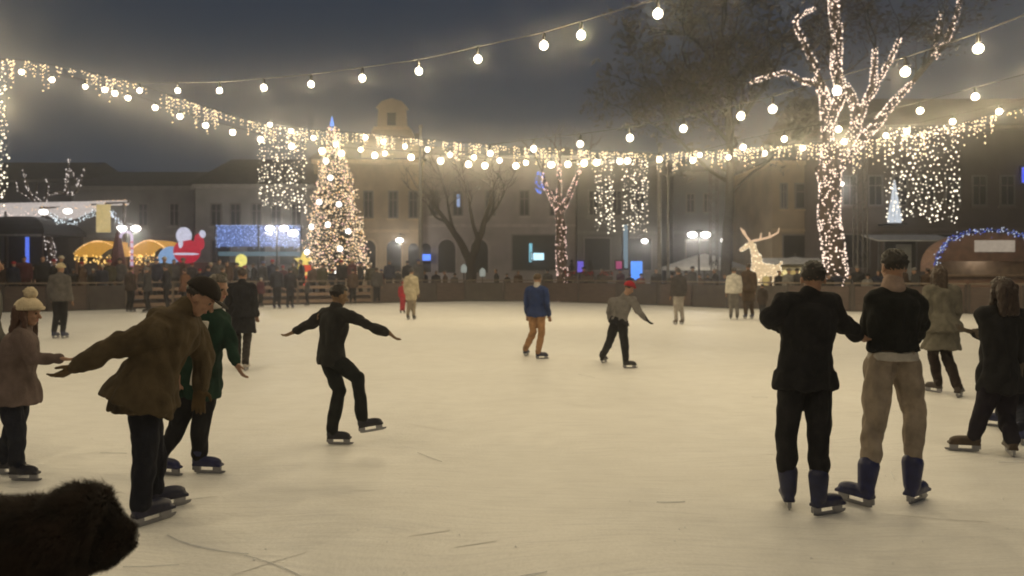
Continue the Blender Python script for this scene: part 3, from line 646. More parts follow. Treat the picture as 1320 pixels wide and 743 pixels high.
mast('pale mast right of the pair of light curtains', 850, 190, 38, .11)
mast('slimmer pale mast next to the one by the light curtains', 861, 205, 39, .07)
mast('aluminium lattice mast behind the big lit tree', 1109, 178, 34, .22, 'lattice_mast', 'truss')
mast('aluminium lattice mast before the slate blue building', 920, 212, 45, .20, 'lattice_mast', 'truss')
mast('pale mast at the left frame edge', -6, 72, 31, .12)
# ------------------------------------------------------------------ light points
WARM = emit('warm_led', (1.,.80,.52), 2.1); PINKW = emit('pinkish_led', (1.,.77,.62), 2.0); COOL = emit('cool_led', (.80,.88,1.), 2.2); WARM2 = emit('white_led', (1.,.88,.68), 2.4); GOLD = emit('gold_led', (1.,.62,.28), 1.7)
def led(mb, p, r):
    p = V(p); mb.add([p+V((r,0,0)),p+V((0,r,0)),p+V((-r,0,0)),p+V((0,-r,0)),p+V((0,0,r)),p+V((0,0,-r))], [(0,1,4),(1,2,4),(2,3,4),(3,0,4),(1,0,5),(2,1,5),(3,2,5),(0,3,5)])
wire_m = mat('pale_wire', (.045,.042,.04), .7, 10, .2)
dwire_m = mat('dark_wire', (.03,.03,.03), .6, 10, .2)
def leds_part(pts, r, m, parent, base, name='light_points', jit=.35):
    mb = MB()
    for p in pts: led(mb, p, r*(1+random.uniform(-jit, jit)))
    o = mb.obj(name, m, parent, base)
    if len(pts) > 100: o['kind'] = 'stuff'
    return o
def lerp_path(P, t):
    L = [(b-a).length for a, b in zip(P, P[1:])]; T = sum(L)*t
    for a, b, l in zip(P, P[1:], L):
        if T <= l+1e-9: return a+(b-a)*(T/l)
        T -= l
    return P[-1].copy()
# ------------------------------------------------------------------ festoon strings
globe = None; socket_me = None
FEST_W = 147.
PW = [.70,.50,.85,2.0,1.0,1.7,1.5,1.6,.30]
STR_P = {}
def festoon(label, ctrl, bulbs, r=.085, power=1., world=None):
    """ctrl: (px, py, d) of bulbs along the string; bulbs: columns (px) with a bulb, interpolated on ctrl"""
    global globe, socket_me
    P = [at(*c) for c in ctrl] if world is None else [V(c) for c in world]; base = P[0]; power = PW[len(STR_P)]; STR_P[label] = []
    e = empty('festoon_string', base, label, 'string lights', 'bulb strings over the rink')
    up = V((0,0,.20))
    wp = []
    for i in range(120): wp.append(lerp_path(P, i/119)+up)
    MB().tube(wp, .008, 5).obj('wire', wire_m, e, base)
    if globe is None:
        g = MB(); g.ball((0,0,0), 1., 14, 10); globe = g.mesh('bulb'); 
        bm_ = emit('bulb_glow', (1.,.90,.70), 9.); nt = bm_.node_tree; tr = nt.nodes.new('ShaderNodeBsdfTransparent'); mx = nt.nodes.new('ShaderNodeMixShader'); mx.inputs[0].default_value = .6   # thin frosted glass: glows and lets the filament's light out
        em = [n for n in nt.nodes if n.type == 'EMISSION'][0]; ou = [n for n in nt.nodes if n.type == 'OUTPUT_MATERIAL'][0]; nt.links.new(tr.outputs[0], mx.inputs[1]); nt.links.new(em.outputs[0], mx.inputs[2]); nt.links.new(mx.outputs[0], ou.inputs['Surface']); globe.materials.append(bm_)
        globe.shade_smooth()
        s_ = MB(); s_.tube([(0,0,.08),(0,0,.15),(0,0,.2)], [.03,.028,.012], 8); socket_me = s_.mesh('socket'); socket_me.materials.append(dark_metal)
    spots = []
    if world is not None: spots = [lerp_path(P, (i+.5)/bulbs) for i in range(bulbs)]; bulbs = ()
    for bx in bulbs:
        bx, dy = bx if isinstance(bx, tuple) else (bx, 0)
        for (a, b) in zip(ctrl, ctrl[1:]):
            if min(a[0], b[0]) <= bx <= max(a[0], b[0]):
                # equal inverse depth along the straight span
                t = (bx-a[0])/(b[0]-a[0]); iv = (1/a[2])*(1-t)+(1/b[2])*t; d = 1/iv; spots.append(at(bx, a[1]+(b[1]-a[1])*t+dy, d)); break
    for p in spots:
        STR_P[label].append(p); vr = random.uniform(.82, 1.2); o = bpy.data.objects.new('bulb', globe); COL.objects.link(o); o.parent = e; o.location = p-base; o.scale = (r*(.94+.06*vr),)*3
        q = bpy.data.objects.new('socket', socket_me); COL.objects.link(q); q.parent = o; q.scale = (1/r, 1/r, 1/r)
        ld = bpy.data.lights.new('bulb_light', 'POINT'); ld.energy = FEST_W*power*vr; ld.color = (1.,.80,.475); ld.shadow_soft_size = .04
        lo = bpy.data.objects.new('bulb_light', ld); COL.objects.link(lo); lo.location = p
    return e
festoon('nearest bulb string, crossing the open sky from left to upper right', [(28,93,24),(110,112,22.5),(180,117,20.5),(283,117,17.8),(401,109,15.2),(540,92,13.2),(701,59,11.4),(848,18,10.),(1010,-50,8.6),(1250,-170,7.),(2600,-900,3.)],
        [110,180,229,283,340,401,467,540,616,701,749,848,930,1020,1120,1230,1370,1600,2100], .066)
festoon('bulb string with wide spacing that climbs through the limbs of the big lit tree', [(632,198,17),(688,192,16),(748,186,15),(812,178,14),(881,166,13.),(996,141,11.8),(1079,117,11),(1167,93,10.3),(1261,63,9.6),(1400,10,8.6)],
        [632,688,748,812,881,955,996,1079,1167,1261,1370], .064)
festoon('bulb string that passes between the lit tree trunk and the right light curtain', [(850,206,21),(893,207,20.4),(958,190,19.6),(1018,178,19),(1081,167,18.2),(1186,143,17),(1257,125,16.2),(1400,88,14.6)],
        [850,893,958,1011,1081,1186,1257,1335,1400], .075)
festoon('bulb string hanging just over the right icicle lights', [(902,200,28.5),(939,203,28),(986,198,27.4),(1035,191,26.8),(1088,183,26.),(1142,175,25.2),(1228,157,24),(1288,144,23.2),(1400,115,22),(1560,60,20)],
        [902,939,986,1035,1088,1142,1169,1228,1288,1345,1400,1460,1520], .088)
festoon('long bulb string following the left icicle lights down to the middle', [(28,93,30),(67,103,29.5),(135,116,28.5),(200,139,28),(265,162,27),(336,180,26),(376,189,25.5),(440,198,25),(530,203,24.5),(604,212,24),(665,214,24),(732,212,24.5),(799,208,25),(850,206,26)],
        [28,67,135,148,165,200,232,265,300,336,376,415,440,483,530,568,604,(625,1),665,710,732,753,769,799,809], .100)
festoon('far bulb string above the christmas tree tip', [(348,161,34),(375,169,33.5),(404,178,33),(433,187,33),(465,193,33),(496,198,33),(530,202,33)],
        [348,375,404,433,465,496], .10)
festoon('far bulb string crossing in front of the bell gable house', [(465,176,34),(494,183,33.5),(522,189,33),(551,193,32.5),(580,200,32),(611,203,31.5),(644,207,31),(678,210,30.5),(720,213,30)],
        [471,494,522,551,580,611,644,678,712], .10)
festoon('unseen bulb string added overhead to the left of the viewer, above the picture', None, 14, .064, world=[(-15,22,6.3),(-9,12,5.4),(-4.5,4.5,5.),(-1,0,5.2),(3,-4,5.8)])  # added out of view to light the near ice evenly
festoon('unseen bulb string added overhead crossing before the viewer, above the picture', None, 12, .064, world=[(-14,10,5.8),(-5,7.2,5.15),(1,6.4,5.05),(6,5.5,5.4)])  # second unseen string, added for the light on the near ice
# ------------------------------------------------------------------ icicle lights
def icicles(label, ctrl, n, drop, seed):
    rnd = random.Random(seed); P = [at(*c) for c in ctrl]; base = P[0]
    e = empty('icicle_lights', base, label, 'string lights', 'icicle light rows'); 
    L = [lerp_path(P, i/200) for i in range(201)]
    pts = []; mb = MB(); mb.tube(L[::2], .015, 5)
    for i in range(n):
        p = lerp_path(P, rnd.random()); k = rnd.choice((1,2,2,3,3,4,5,6)); ph = noise.noise(V((p.x*.9+seed, p.y, 0)))
        k = max(1, int(k*(1+ph*1.1)))
        q = p.copy(); v0 = rnd.random()
        for j in range(k):
            q = p+V((rnd.uniform(-.03,.03), rnd.uniform(-.03,.03), -.02-.16*v0-j*drop*(.85+.3*rnd.random()))); pts.append(q)
        mb.tube([p, q], .006, 3)
    mb.obj('wire', dwire_m, e, base)
    leds_part(pts, .034, WARM, e, base)
icicles('long sagging row of icicle lights in the upper left', [(0,76,31),(40,79,31),(100,90,31.5),(170,106,32),(250,133,33),(335,159,35.5),(400,170,37)], 170, .16, 1)
icicles('row of icicle lights across the middle above the bulb strings', [(400,167,38),(470,172,39),(560,181,39),(650,188,39),(740,193,39),(850,199,38)], 250, .15, 2)
icicles('row of icicle lights behind the trunk of the big lit tree', [(850,197,37),(930,193,35),(1000,188,33),(1060,184,31),(1140,177,30),(1240,160,30)], 200, .15, 3)
icicles('short row of icicle lights at the upper right frame edge', [(1240,158,30),(1280,147,29),(1330,136,28),(1420,118,27)], 90, .16, 4)
# ------------------------------------------------------------------ light curtains
def curtain(label, x0, x1, y0, y1, d, n, m, seed, r=.040):
    rnd = random.Random(seed); c0 = at((x0+x1)/2, y0, d); e = empty('light_curtain', c0, label, 'light curtain', 'hanging light curtains')
    mb = MB(); pts = []; bar = [at(x0, y0, d), at(x1, y0, d)]
    for i in range(n):
        x = x0+(x1-x0)*(i+.5)/n+rnd.uniform(-1,1); yb = y1-abs(rnd.gauss(0, 1))*(y1-y0)*.06-4*rnd.random()
        a, b = at(x, y0, d), at(x, yb, d); mb.tube([a, b], .005, 3); z = a.z-.1*rnd.random()
        while z > b.z:
            pts.append(V((a.x+rnd.uniform(-.07,.07), d+rnd.uniform(-.08,.08), z))); z -= rnd.choice((.13,.17,.2,.26,.35))
    MB().tube(bar, .03, 6).obj('crossbar', pale_metal, e, c0)
    mb.obj('strands', wire_m, e, c0); leds_part(pts, r, m, e, c0, jit=.6)
curtain('tall warm light curtain beside the christmas tree', 332, 395, 165, 277, 38, 15, WARM2, 11)
curtain('left panel of the pair of light curtains in the middle distance', 767, 793, 206, 307, 39, 7, WARM2, 12)
curtain('right panel of the pair of light curtains in the middle distance', 802, 837, 206, 306, 39.3, 8, WARM2, 13)
curtain('broad light curtain on the right behind the men', 1141, 1238, 163, 293, 30, 19, WARM2, 14, .036)
curtain('narrow light curtain hanging at the left frame edge', -8, 9, 78, 272, 31, 5, WARM2, 15)
# white lit cone behind the broad curtain
c = at(1153, 288, 50.9); e = empty('lit_cone_tree', c, 'white lit cone shining through the broad right light curtain', 'decoration')
mb = MB(); zt = at(0, 232, 50.9).z; mb.tube([V((c.x,c.y,c.z)),V((c.x,c.y,c.z+.3)),V((c.x,c.y,zt))], [.42,.44,.04], 12); mb.obj('cone', emit('cone_white', (.85,.92,1.), .75), e, c)
MB().box((c.x-.6,c.y-.5,c.z-.12),(c.x+.6,c.y+1.05,c.z-.004)).obj('bracket_shelf', dark_metal, e, c)
# ------------------------------------------------------------------ trees
bark = mat('bark', (.034,.028,.024), .9, 5, .4, .9, 22, stretch=(1,1,.3)); bark2 = mat('bark_warm', (.06,.042,.034), .9, 5, .4, .9, 22, stretch=(1,1,.3))
def limb(mb, pts, r0, r1, n=10, sub=5):
    P = [V(p) for p in pts]; Q = []
    for i in range((len(P)-1)*sub+1): Q.append(lerp_path(P, i/((len(P)-1)*sub)))
    for _ in range(2): Q = [Q[0]]+[(Q[i-1]+Q[i]*2+Q[i+1])/4 for i in range(1, len(Q)-1)]+[Q[-1]]
    Q = [q+V((noise.noise(q*1.7), noise.noise(q*1.7+V((9,0,0))), 0))*min(r0, .12)*.5 for q in Q]
    rd = [r0+(r1-r0)*i/(len(Q)-1) for i in range(len(Q))]
    mb.tube(Q, rd, n); return Q, rd
def wrap(Q, rd, n, rnd, out=.03):
    pts = []
    for _ in range(n):
        t = rnd.random()*(len(Q)-1.001); i = int(t); f = t-i
        p = Q[i]*(1-f)+Q[i+1]*f; r = rd[i]*(1-f)+rd[i+1]*f; tg = (Q[i+1]-Q[i]).normalized(); u = tg.orthogonal().normalized(); w = tg.cross(u); a = rnd.random()*6.283
        pts.append(p+(u*math.cos(a)+w*math.sin(a))*(r+out))
    return pts
def twigs(mb, p, d, L, r, depth, rnd):
    n = 4; pts = [p]; dd = d.normalized()
    for i in range(n):
        dd = (dd+V((rnd.gauss(0,.22), rnd.gauss(0,.22), rnd.gauss(.06,.16)))).normalized(); pts.append(pts[-1]+dd*L/n)
    mb.tube(pts, [r*(1-.6*i/n) for i in range(n+1)], 5 if depth else 4)
    ends = [pts[-1]]
    if depth > 0:
        for k in range(rnd.choice((2,3,3))):
            b = rnd.randint(1, n); dr = (dd+V((rnd.gauss(0,.6), rnd.gauss(0,.6), rnd.gauss(.1,.4)))).normalized()
            ends += twigs(mb, pts[b], dr, L*rnd.uniform(.55,.8), r*.55, depth-1, rnd)
    return ends
def crown(centres, n, size, rnd, col, parent, base, name='crown'):
    mb = MB()
    for _ in range(n):
        c, r = rnd.choice(centres); v = V((rnd.gauss(0,1), rnd.gauss(0,1), rnd.gauss(0,1))).normalized()*r*(rnd.random()**.45); p = V(c)+v
        if noise.noise(p*.8) < -.12: continue
        u = V((rnd.gauss(0,1), rnd.gauss(0,1), rnd.gauss(0,1))).normalized(); w = u.orthogonal().normalized(); s_ = size*rnd.uniform(.5,1.3)
        mb.add([p-u*s_, p+w*s_*.45, p+u*s_, p-w*s_*.45], [(0,1,2,3)])
    o = mb.obj(name, mat('leaves_%.3f' % col[0], col, .7, 1.2, .45), parent, base); return o
# big lit tree
rnd = random.Random(3); D = 33.; TS = 1.12; base = V(((1081-660)/F*D, D, -.004))
e = empty('lit_tree', base, 'big tree with trunk and limbs wound in hundreds of fairy lights', 'tree')
A = lambda x, y, dd=0: at(x, y, D+dd)
mb = MB(); PT = []
LB = [([base, A(1076,330), A(1068,280), A(1071,230), A(1070,185)], .44, .36, 640),
      ([A(1068,200), A(1066,160,.2), A(1064,120,.3), A(1056,112,.3)], .22, .16, 170),
      ([A(1066,125,.3), A(1052,108,.3), A(1032,104,.2), A(1014,93,.1), A(990,99,0), A(966,107,-.2)], .12, .035, 90),
      ([A(1062,118,.3), A(1048,80,.5), A(1034,52,.6), A(1023,28,.7), A(1030,20,.7), A(1052,10,.8)], .13, .04, 90),
      ([A(1068,160,.2), A(1086,118,-.2), A(1076,88,-.3), A(1081,55,-.3), A(1074,10,-.3), A(1073,-60,-.3)], .19, .17, 430),
      ([A(1078,205), A(1098,178,-.2), A(1106,150,-.3), A(1100,128,-.3), A(1088,110,-.2)], .24, .13, 180),
      ([A(1104,160,-.3), A(1118,130,-.4), A(1126,108,-.5), A(1128,62,-.5)], .15, .07, 120),
      ([A(1118,130,-.4), A(1138,96,-.4), A(1150,72,-.4), A(1161,48,-.4)], .11, .05, 90),
      ([A(1074,222), A(1100,192,.2), A(1130,160,.4), A(1152,132,.5), A(1176,106,.6)], .24, .09, 230),
      ([A(1176,106,.6), A(1204,74,.7)], .09, .085, 0),
      ([A(1204,74,.7), A(1222,52,.8), A(1233,20,.9), A(1241,-15,1.)], .10, .06, 90),
      ([A(1204,74,.7), A(1206,45,.7), A(1212,15,.7)], .07, .03, 32),
      ([A(1056,214), A(1062,222), A(1066,232)], .2, .3, 30)]
ENDS = []
for pts, r0, r1, n_ in LB:
    Q, rd = limb(mb, pts, r0*TS, r1*TS, 12); ENDS.append((Q[-1], (Q[-1]-Q[-3]).normalized(), rd[-1])); PT += wrap(Q, rd, int(n_*1.35), rnd)
mb.obj('trunk', bark2, e, base, True)
mb = MB(); tips = []
for q, dr, r in ENDS[2:12]:
    for k in range(2): tips += twigs(mb, q, dr+V((rnd.gauss(0,.3), rnd.gauss(0,.3), .2)), 2.0, max(.02, r*.6), 2, rnd)
mb.obj('twigs', bark, e, base)
leds_part(PT, .036, PINKW, e, base, 'fairy_lights')
cen = [(t, rnd.uniform(.9,1.6)) for t in tips]
crown(cen, 5200, .16, rnd, (.07,.06,.045), e, base)
# leafy dark tree to its left, seen faintly against the sky
rnd = random.Random(8); D2 = 30.; D2 = 44.; base = V(((935-660)/F*D2, D2, -.004))
e = empty('leafy_tree', base, 'dim leafy tree looming against the night sky right of centre', 'tree')
mb = MB(); limb(mb, [base, base+V((.1,0,3.)), base+V((.3,0,6.5)), base+V((.2,0,13))], .36, .15, 10)
tips = []
for k in range(10): tips += twigs(mb, base+V((.2,0,6.+.8*k)), V((math.cos(k*2.4), math.sin(k*2.4)*.7, .75)), 5.4, .13, 2, rnd)
mb.obj('trunk', mat('bark_dark', (.045,.04,.034), .9, 5, .4, .6, 22), e, base)
cen = [(t, rnd.uniform(1.2,2.2)) for t in tips if t.z > 8]
crown(cen, 11000, .24, rnd, (.11,.098,.078), e, base)
# bare dark tree in front of the lilac building
rnd = random.Random(21); D = 44.; base = V(((607-660)/F*D, D, -.004))
e = empty('bare_tree', base, 'bare dark tree with two forked limbs before the lilac grey building', 'tree'); A = lambda x, y, dd=0: at(x, y, D+dd); mb = MB()
limb(mb, [base, A(607,350), A(606,335)], .34, .30)
E1 = [([A(606,340), A(597,318), A(585,300), A(573,282), A(562,268)], .26, .10), ([A(606,340), A(614,318), A(622,295), A(630,268), A(634,245)], .26, .09), ([A(590,307), A(580,285,.5), A(577,262,.6), A(572,240,.8)], .12, .05), ([A(617,310), A(610,290,-.4), A(604,262,-.5), A(600,236,-.6)], .13, .05), ([A(624,290), A(640,270,.4), A(650,250,.6)], .10, .05), ([A(575,286), A(560,280,-.3), A(550,262,-.4)], .08, .04)]
for pts, r0, r1 in E1:
    Q, rd = limb(mb, pts, r0, r1, 8)
    for k in range(5): twigs(mb, Q[-1-2*(k%4)], (Q[-1]-Q[-4]).normalized()+V((rnd.gauss(0,.4), rnd.gauss(0,.4), .3)), 1.5, .04, 2, rnd)
mb.obj('trunk', bark, e, base)
# small pink lit tree
rnd = random.Random(5); D = 40.; base = V(((724-660)/F*D, D, -.004))
e = empty('lit_tree', base, 'small forked tree wound in pinkish fairy lights behind the boards', 'tree'); A = lambda x, y, dd=0: at(x, y, D+dd); mb = MB(); PT = []
for pts, r0, r1, n_ in [([base, A(725,345), A(723,310), A(722,285), A(721,268)], .30, .24, 190), ([A(721,275), A(712,258), A(704,242), A(699,222)], .17, .07, 90), ([A(721,275), A(721,250), A(721,225), A(722,205)], .15, .06, 80), ([A(722,275), A(733,255), A(740,238), A(749,215)], .17, .06, 100)]:
    Q, rd = limb(mb, pts, r0, r1, 8); PT += wrap(Q, rd, n_, rnd)
    if pts[0] is not base:
        for k in range(4): twigs(mb, Q[-1], V((rnd.gauss(0,.5), rnd.gauss(0,.5), 1)), 1.4, .03, 2, rnd)
mb.obj('trunk', bark2, e, base)
leds_part(PT, .032, emit('rose_led', (1.,.66,.56), 1.7), e, base, 'fairy_lights')
Q = [A(699,222), A(696,228), A(694,240), A(699,247)]
leds_part(wrap(Q, [.18]*4, 60, rnd), .032, BLUE, e, base, 'blue_lights')
# christmas tree
rnd = random.Random(17); D = 42.; base = V(((435-660)/F*D, D, -.004)); zt = at(0,164,D).z; zb = 1.25
e = empty('christmas_tree', base, 'tall christmas tree covered in warm lights with a blue spire on top', 'christmas tree')
MB().tube([base, base+V((0,0,zt*.5)), base+V((0,0,zt))], [.22,.13,.03], 10).obj('trunk', bark, e, base)
mb = MB(); PT = []; PC = []
def rad(z): 
    t = (zt-z)/(zt-zb); return 1.98*(t**.76)*(1 if t < .9 else 1-(t-.9)*2)
cxs = lambda z: base.x+ (at(428,0,D).x-base.x)*((z-zb)/(zt-zb))
tier = 0
z = zb
while z < zt-.15:
    rr = rad(z); nb = max(6, int(rr*15))
    for k in range(nb):
        a = 6.283*(k+rnd.random()*.8)/nb; L = rr*rnd.uniform(.78,1.08); c = V((cxs(z), D, z+.25)); o = V((math.cos(a), math.sin(a), -.22)); tip = c+o*L+V((0,0,.12*L))
        m_ = max(4, int(L*8))
        for j in range(m_):
            t = .25+.75*(j+1)/m_; p = c+(tip-c)*t
            for q in range(2):
                dr = (o+V((rnd.gauss(0,.6), rnd.gauss(0,.6), rnd.gauss(-.05,.35)))).normalized(); w = dr.cross(V((0,0,1))).normalized()*.035; l = rnd.uniform(.14,.26)
                mb.add([p-w, p+dr*l*.55-w*1.6, p+dr*l, p+dr*l*.55+w*1.6, p+w], [(0,1,2,3,4)])
        PT.append(tip+V((rnd.gauss(0,.05),)*3))
        for q in range(3):
            t = rnd.uniform(.6,1.05); PT.append(c+(tip-c)*t+V((rnd.gauss(0,.1), rnd.gauss(0,.1), rnd.gauss(.05,.1))))
    z += .17+.05*rnd.random()
mb.obj('needles', mat('fir_needles', (.035,.050,.030), .7, 6, .4), e, base)
k = len(PT); rnd.shuffle(PT)
leds_part(PT[:k*6//10], .043, emit('tree_led', (1.,.74,.46), 1.7), e, base, 'warm_lights'); leds_part(PT[k*6//10:k*8//10], .040, emit('tree_rose', (1.,.60,.50), 1.6), e, base, 'rose_lights'); leds_part(PT[k*8//10:], .042, GOLD, e, base, 'gold_lights')
bm_ = emit('bauble_white', (1.,.96,.90), 3.)
for px, py in ((431,232),(418,263),(443,266),(408,294),(431,292),(403,326),(455,300),(424,210),(447,322),(444,352)):
    p = at(px, py, D); rr = rad(p.z); dx = p.x-cxs(p.z); dy = math.sqrt(max(.05, rr*rr-dx*dx)); o = MB(); o.ball((p.x, D-dy-.05, p.z), .155); o.obj('bauble', bm_, e, base, True)
MB().tube([V((cxs(zt),D,zt-.2)), V((cxs(zt),D,zt+.05)), V((cxs(zt),D,zt+.6))], [.10,.13,.02], 8).obj('spire', emit('spire_blue', (.15,.35,1.), 1.3), e, base)
# ------------------------------------------------------------------ market stalls and decorations
tarp_dark = mat('dark_canvas', (.018,.02,.026), .8, 4, .3, .2, 20); canvas = mat('white_canvas', (.72,.70,.66), .8, 3, .15, .2, 20); wood = mat('stall_wood', (.22,.135,.10), .65, 3, .35, .3, 25, stretch=(1,1,7)); wood_d = mat('dark_wood', (.05,.035,.03), .7, 3, .35, .3, 25, stretch=(1,1,7))
maroon = cloth('maroon_canvas', (.10,.025,.03))
def ground(px, d): return V(((px-660)/F*d, d, -.004))
def posts(e, base, xs, ys, z, m, r=.05):
    for x in xs:
        for y in ys: MB().box((x-r,y-r,-.004),(x+r,y+r,z)).obj('post', m, e, base)
# dark pavilion at the left
d = 44.; base = ground(2, d); e = empty('pavilion', base, 'dark domed market pavilion with a blue light tube at the left edge', 'stall')
xa, xb = at(-45,0,d).x, at(56,0,d).x; z1 = at(0,302,d).z; z0 = at(0,276,d).z; cx = (xa+xb)/2; w = (xb-xa)/2
mb = MB(); rg = []
for k in range(7):
    t = k/6; q = math.cos(t*1.5); rg.append([V((cx+w*1.08*q*sx, d+2+2.2*q*sy, z1+(z0-z1)*math.sin(t*1.57))) for sx, sy in ((-1,-1),(-.4,-1.05),(.4,-1.05),(1,-1),(1,1),(-1,1))])
mb.rings(rg); mb.obj('roof', tarp_dark, e, base); posts(e, base, (xa, xb), (d-.1, d+4), z1, wood_d)
MB().box((xa+.1,d-.1,.02),(xb-.1,d+.3,1.15)).obj('counter', wood_d, e, base); MB().box((xa,d+3.8,0),(xb,d+3.9,z1)).obj('back_panel', tarp_dark, e, base)
p = at(38,0,d); MB().tube([V((p.x,d-.2,at(0,347,d).z)), V((p.x,d-.2,at(0,306,d).z))], .10, 10).obj('light_tube', emit('tube_blue', (.12,.22,1.), .9), e, base, True)
MB().box((xa,d-.16,z1-.12),(xb,d-.12,z1-.003)).obj('valance', mat('valance', (.3,.3,.3), .8), e, base)
# lit beam with swags over the market entrance
d = 46.; base = ground(60, d); e = empty('lit_gateway', base, 'timber market gateway draped in white and amber light swags', 'gateway'); rnd = random.Random(41)
A = lambda x, y: at(x, y, d); mb = MB(); 
posts(e, base, (A(8,0).x, A(160,0).x), (d,), A(0,262).z, wood_d, .07); MB().tube([A(-20,266),A(60,268),A(110,264),A(167,260)], .09, 8).obj('beam', wood_d, e, base)
def swag(P, n, spread, m, nm, r=.035):
    P = [A(*q) for q in P]; pts = []
    for _ in range(n):
        q = lerp_path(P, rnd.random()); pts.append(q+V((rnd.gauss(0,.05), rnd.uniform(-.15,.15), rnd.uniform(-spread, spread*.4))))
    MB().tube([p+V((0,.02,0)) for p in P], .03, 5).obj('garland', wire_m, e, base); leds_part(pts, r, m, e, base, nm)
swag([(-20,264),(40,266),(90,264),(165,259)], 190, .30, GOLD, 'amber_lights', .03); swag([(-10,274),(20,276),(50,276)], 110, .38, emit('rose_white', (1.,.80,.72), 1.3), 'white_lights', .04)
swag([(60,272),(75,282),(100,284),(122,272)], 110, .30, emit('ice_led', (.85,.95,1.), 1.6), 'icy_lights', .035); swag([(122,268),(140,266),(148,278),(158,292)], 60, .2, COOL, 'cool_lights', .032)
mb = MB(); tp = [A(-20+i*9.25, 263-.2*i) for i in range(21)]; dr = [.55+.55*abs(math.sin(i*.42))+(.5 if i < 8 else 0) if i < 17 else .25 for i in range(21)]
mb.rings([[p+V((0,-.16,0)), p+V((0,-.13,0)), p+V((0,.15,-q)), p+V((0,.12,-q))] for p, q in zip(tp, dr)]); mb.obj('draped_net', emit('net_glow', (1.,.88,.82), .55), e, base)
c = A(135,282); MB().box((c.x-.42,d-.18,c.z-.85),(c.x+.42,d-.1,c.z+.85)).obj('lit_panel', emit('panel_amber', (.95,.72,.30), .55), e, base)
c = A(60,274); 
for i, (px, py) in enumerate(((60,274),(91,273),(73,292))): c = A(px,py); o = MB().ell(c-V((0,.3,0)), V((.26,0,0)), V((0,.2,0)), V((0,0,.16))).obj('lamp', WHT, e, base, True)
# lit tree by the pavilion
rnd = random.Random(31); d = 47.; base = ground(66, d); A = lambda x, y: at(x, y, d); e = empty('lit_tree', base, 'small lit tree with bare white wound branches behind the gateway on the left', 'tree'); mb = MB(); PT = []
for P, r0, r1, n_ in (([base, A(67,330), A(62,300), A(56,282), A(52,268)], .26, .2, 150), ([A(52,270), A(40,255), A(34,236), A(30,218)], .1, .03, 18), ([A(40,255), A(24,248), A(19,232)], .07, .03, 10), ([A(54,270), A(62,250), A(60,229)], .1, .03, 16), ([A(62,252), A(72,247), A(86,249), A(86,230), A(89,203)], .09, .03, 38), ([A(86,232), A(92,215), A(98,232), A(102,247)], .05, .03, 22), ([A(72,250), A(100,250), A(104,232), A(110,214)], .08, .03, 26), ([A(54,268), A(46,250), A(48,236)], .07, .03, 10)):
    Q, rd = limb(mb, P, r0, r1, 7); PT += wrap(Q, rd, n_, rnd)
mb.obj('trunk', bark2, e, base); leds_part(PT, .036, emit('lilac_led', (1.,.86,.80), 1.5), e, base, 'fairy_lights')
# yellow lit stall with two arched roofs
AMB = emit('amber_canvas_glow', (1.,.48,.06), .55); rnd = random.Random(42)  # emission stands for light coming through the canvas from inside
for lab_, x0, x1, ya, yb in (('left arched stall roof glowing amber yellow', 96, 158, 310, 326), ('smaller arched stall roof glowing amber yellow beside the red and white inflatable', 168, 217, 309, 324)):
    d = 42.5; base = ground((x0+x1)/2, d); e = empty('market_stall', base, lab_, 'stall', 'amber lit stalls'); xa, xb = at(x0,0,d).x, at(x1,0,d).x; z0, z1 = at(0,ya,d).z, at(0,yb,d).z; zl = at(0,341,d).z
    rg = []
    for y in (d, d+2.6):
        rg.append([V((xa+(xb-xa)*k/14, y, z1+(z0-z1)*math.sin(math.pi*k/14)**.8)) for k in range(15)]+[V((xb-(xb-xa)*k/14, y, z1-.22+(z0-z1)*math.sin(math.pi*k/14)**.8)) for k in range(15)])
    MB().rings(rg).obj('roof', AMB, e, base); posts(e, base, (xa+.06, xb-.06), (d+.1, d+2.4), z1-.2, wood)
    MB().box((xa+.1,d+.15,.02),(xb-.1,d+.6,1.1)).obj('counter', wood, e, base); MB().box((xa,d+2.5,0),(xb,d+2.55,z1-.25)).obj('back_panel', wood, e, base)
    pts = [V((rnd.uniform(xa,xb), d-.05+rnd.uniform(-.05,.05), rnd.uniform(zl, z1-.15))) for _ in range(70)]; leds_part(pts, .05, emit('amber_led', (1.,.62,.18), 1.6), e, base, 'amber_lights')
    pts = [V((xa+(xb-xa)*k/24, d-.06, z1-.05+(z0-z1)*math.sin(math.pi*k/24)**.8)) for k in range(25)]; leds_part(pts, .045, GOLD, e, base, 'edge_lights')
# folded maroon parasol and the lit pole
d = 40.; base = ground(152, d); e = empty('folded_parasol', base, 'tall folded maroon parasol between the amber stalls', 'parasol'); z1 = at(0,300,d).z; z0 = at(0,346,d).z
MB().tube([base, V((base.x,d,z1+.25))], .035, 8).obj('pole', dark_metal, e, base); rg = [[V((base.x+math.cos(a)*r*(1+.12*math.cos(a*6)), d+math.sin(a)*r*(1+.12*math.cos(a*6)), z)) for a in [6.283*k/36 for k in range(36)]] for r, z in ((.36,z0),(.34,z0+.5),(.24,z0+1.1),(.12,z1-.1),(.05,z1+.1))]
MB().rings(rg).obj('canopy', maroon, e, base, True)
base = ground(170, d); e = empty('lit_pole', base, 'white and pink lit pole with a curved top beside the maroon parasol', 'pole'); z1 = at(0,306,d).z
P = [base, V((base.x,d,z1))]+[V((base.x-.3+.3*math.cos(a), d, z1+.3*math.sin(a))) for a in (.5,1.,1.57,2.2,2.8,3.3)]; MB().tube(P, .07, 8).obj('pole', emit('pole_lilac', (.75,.62,.85), .75), e, base, True)
mb = MB(); 
for k in range(9): z = .5+k*(z1-.5)/9; mb.tube([V((base.x,d,z)), V((base.x,d,z+.12))], .078, 8)
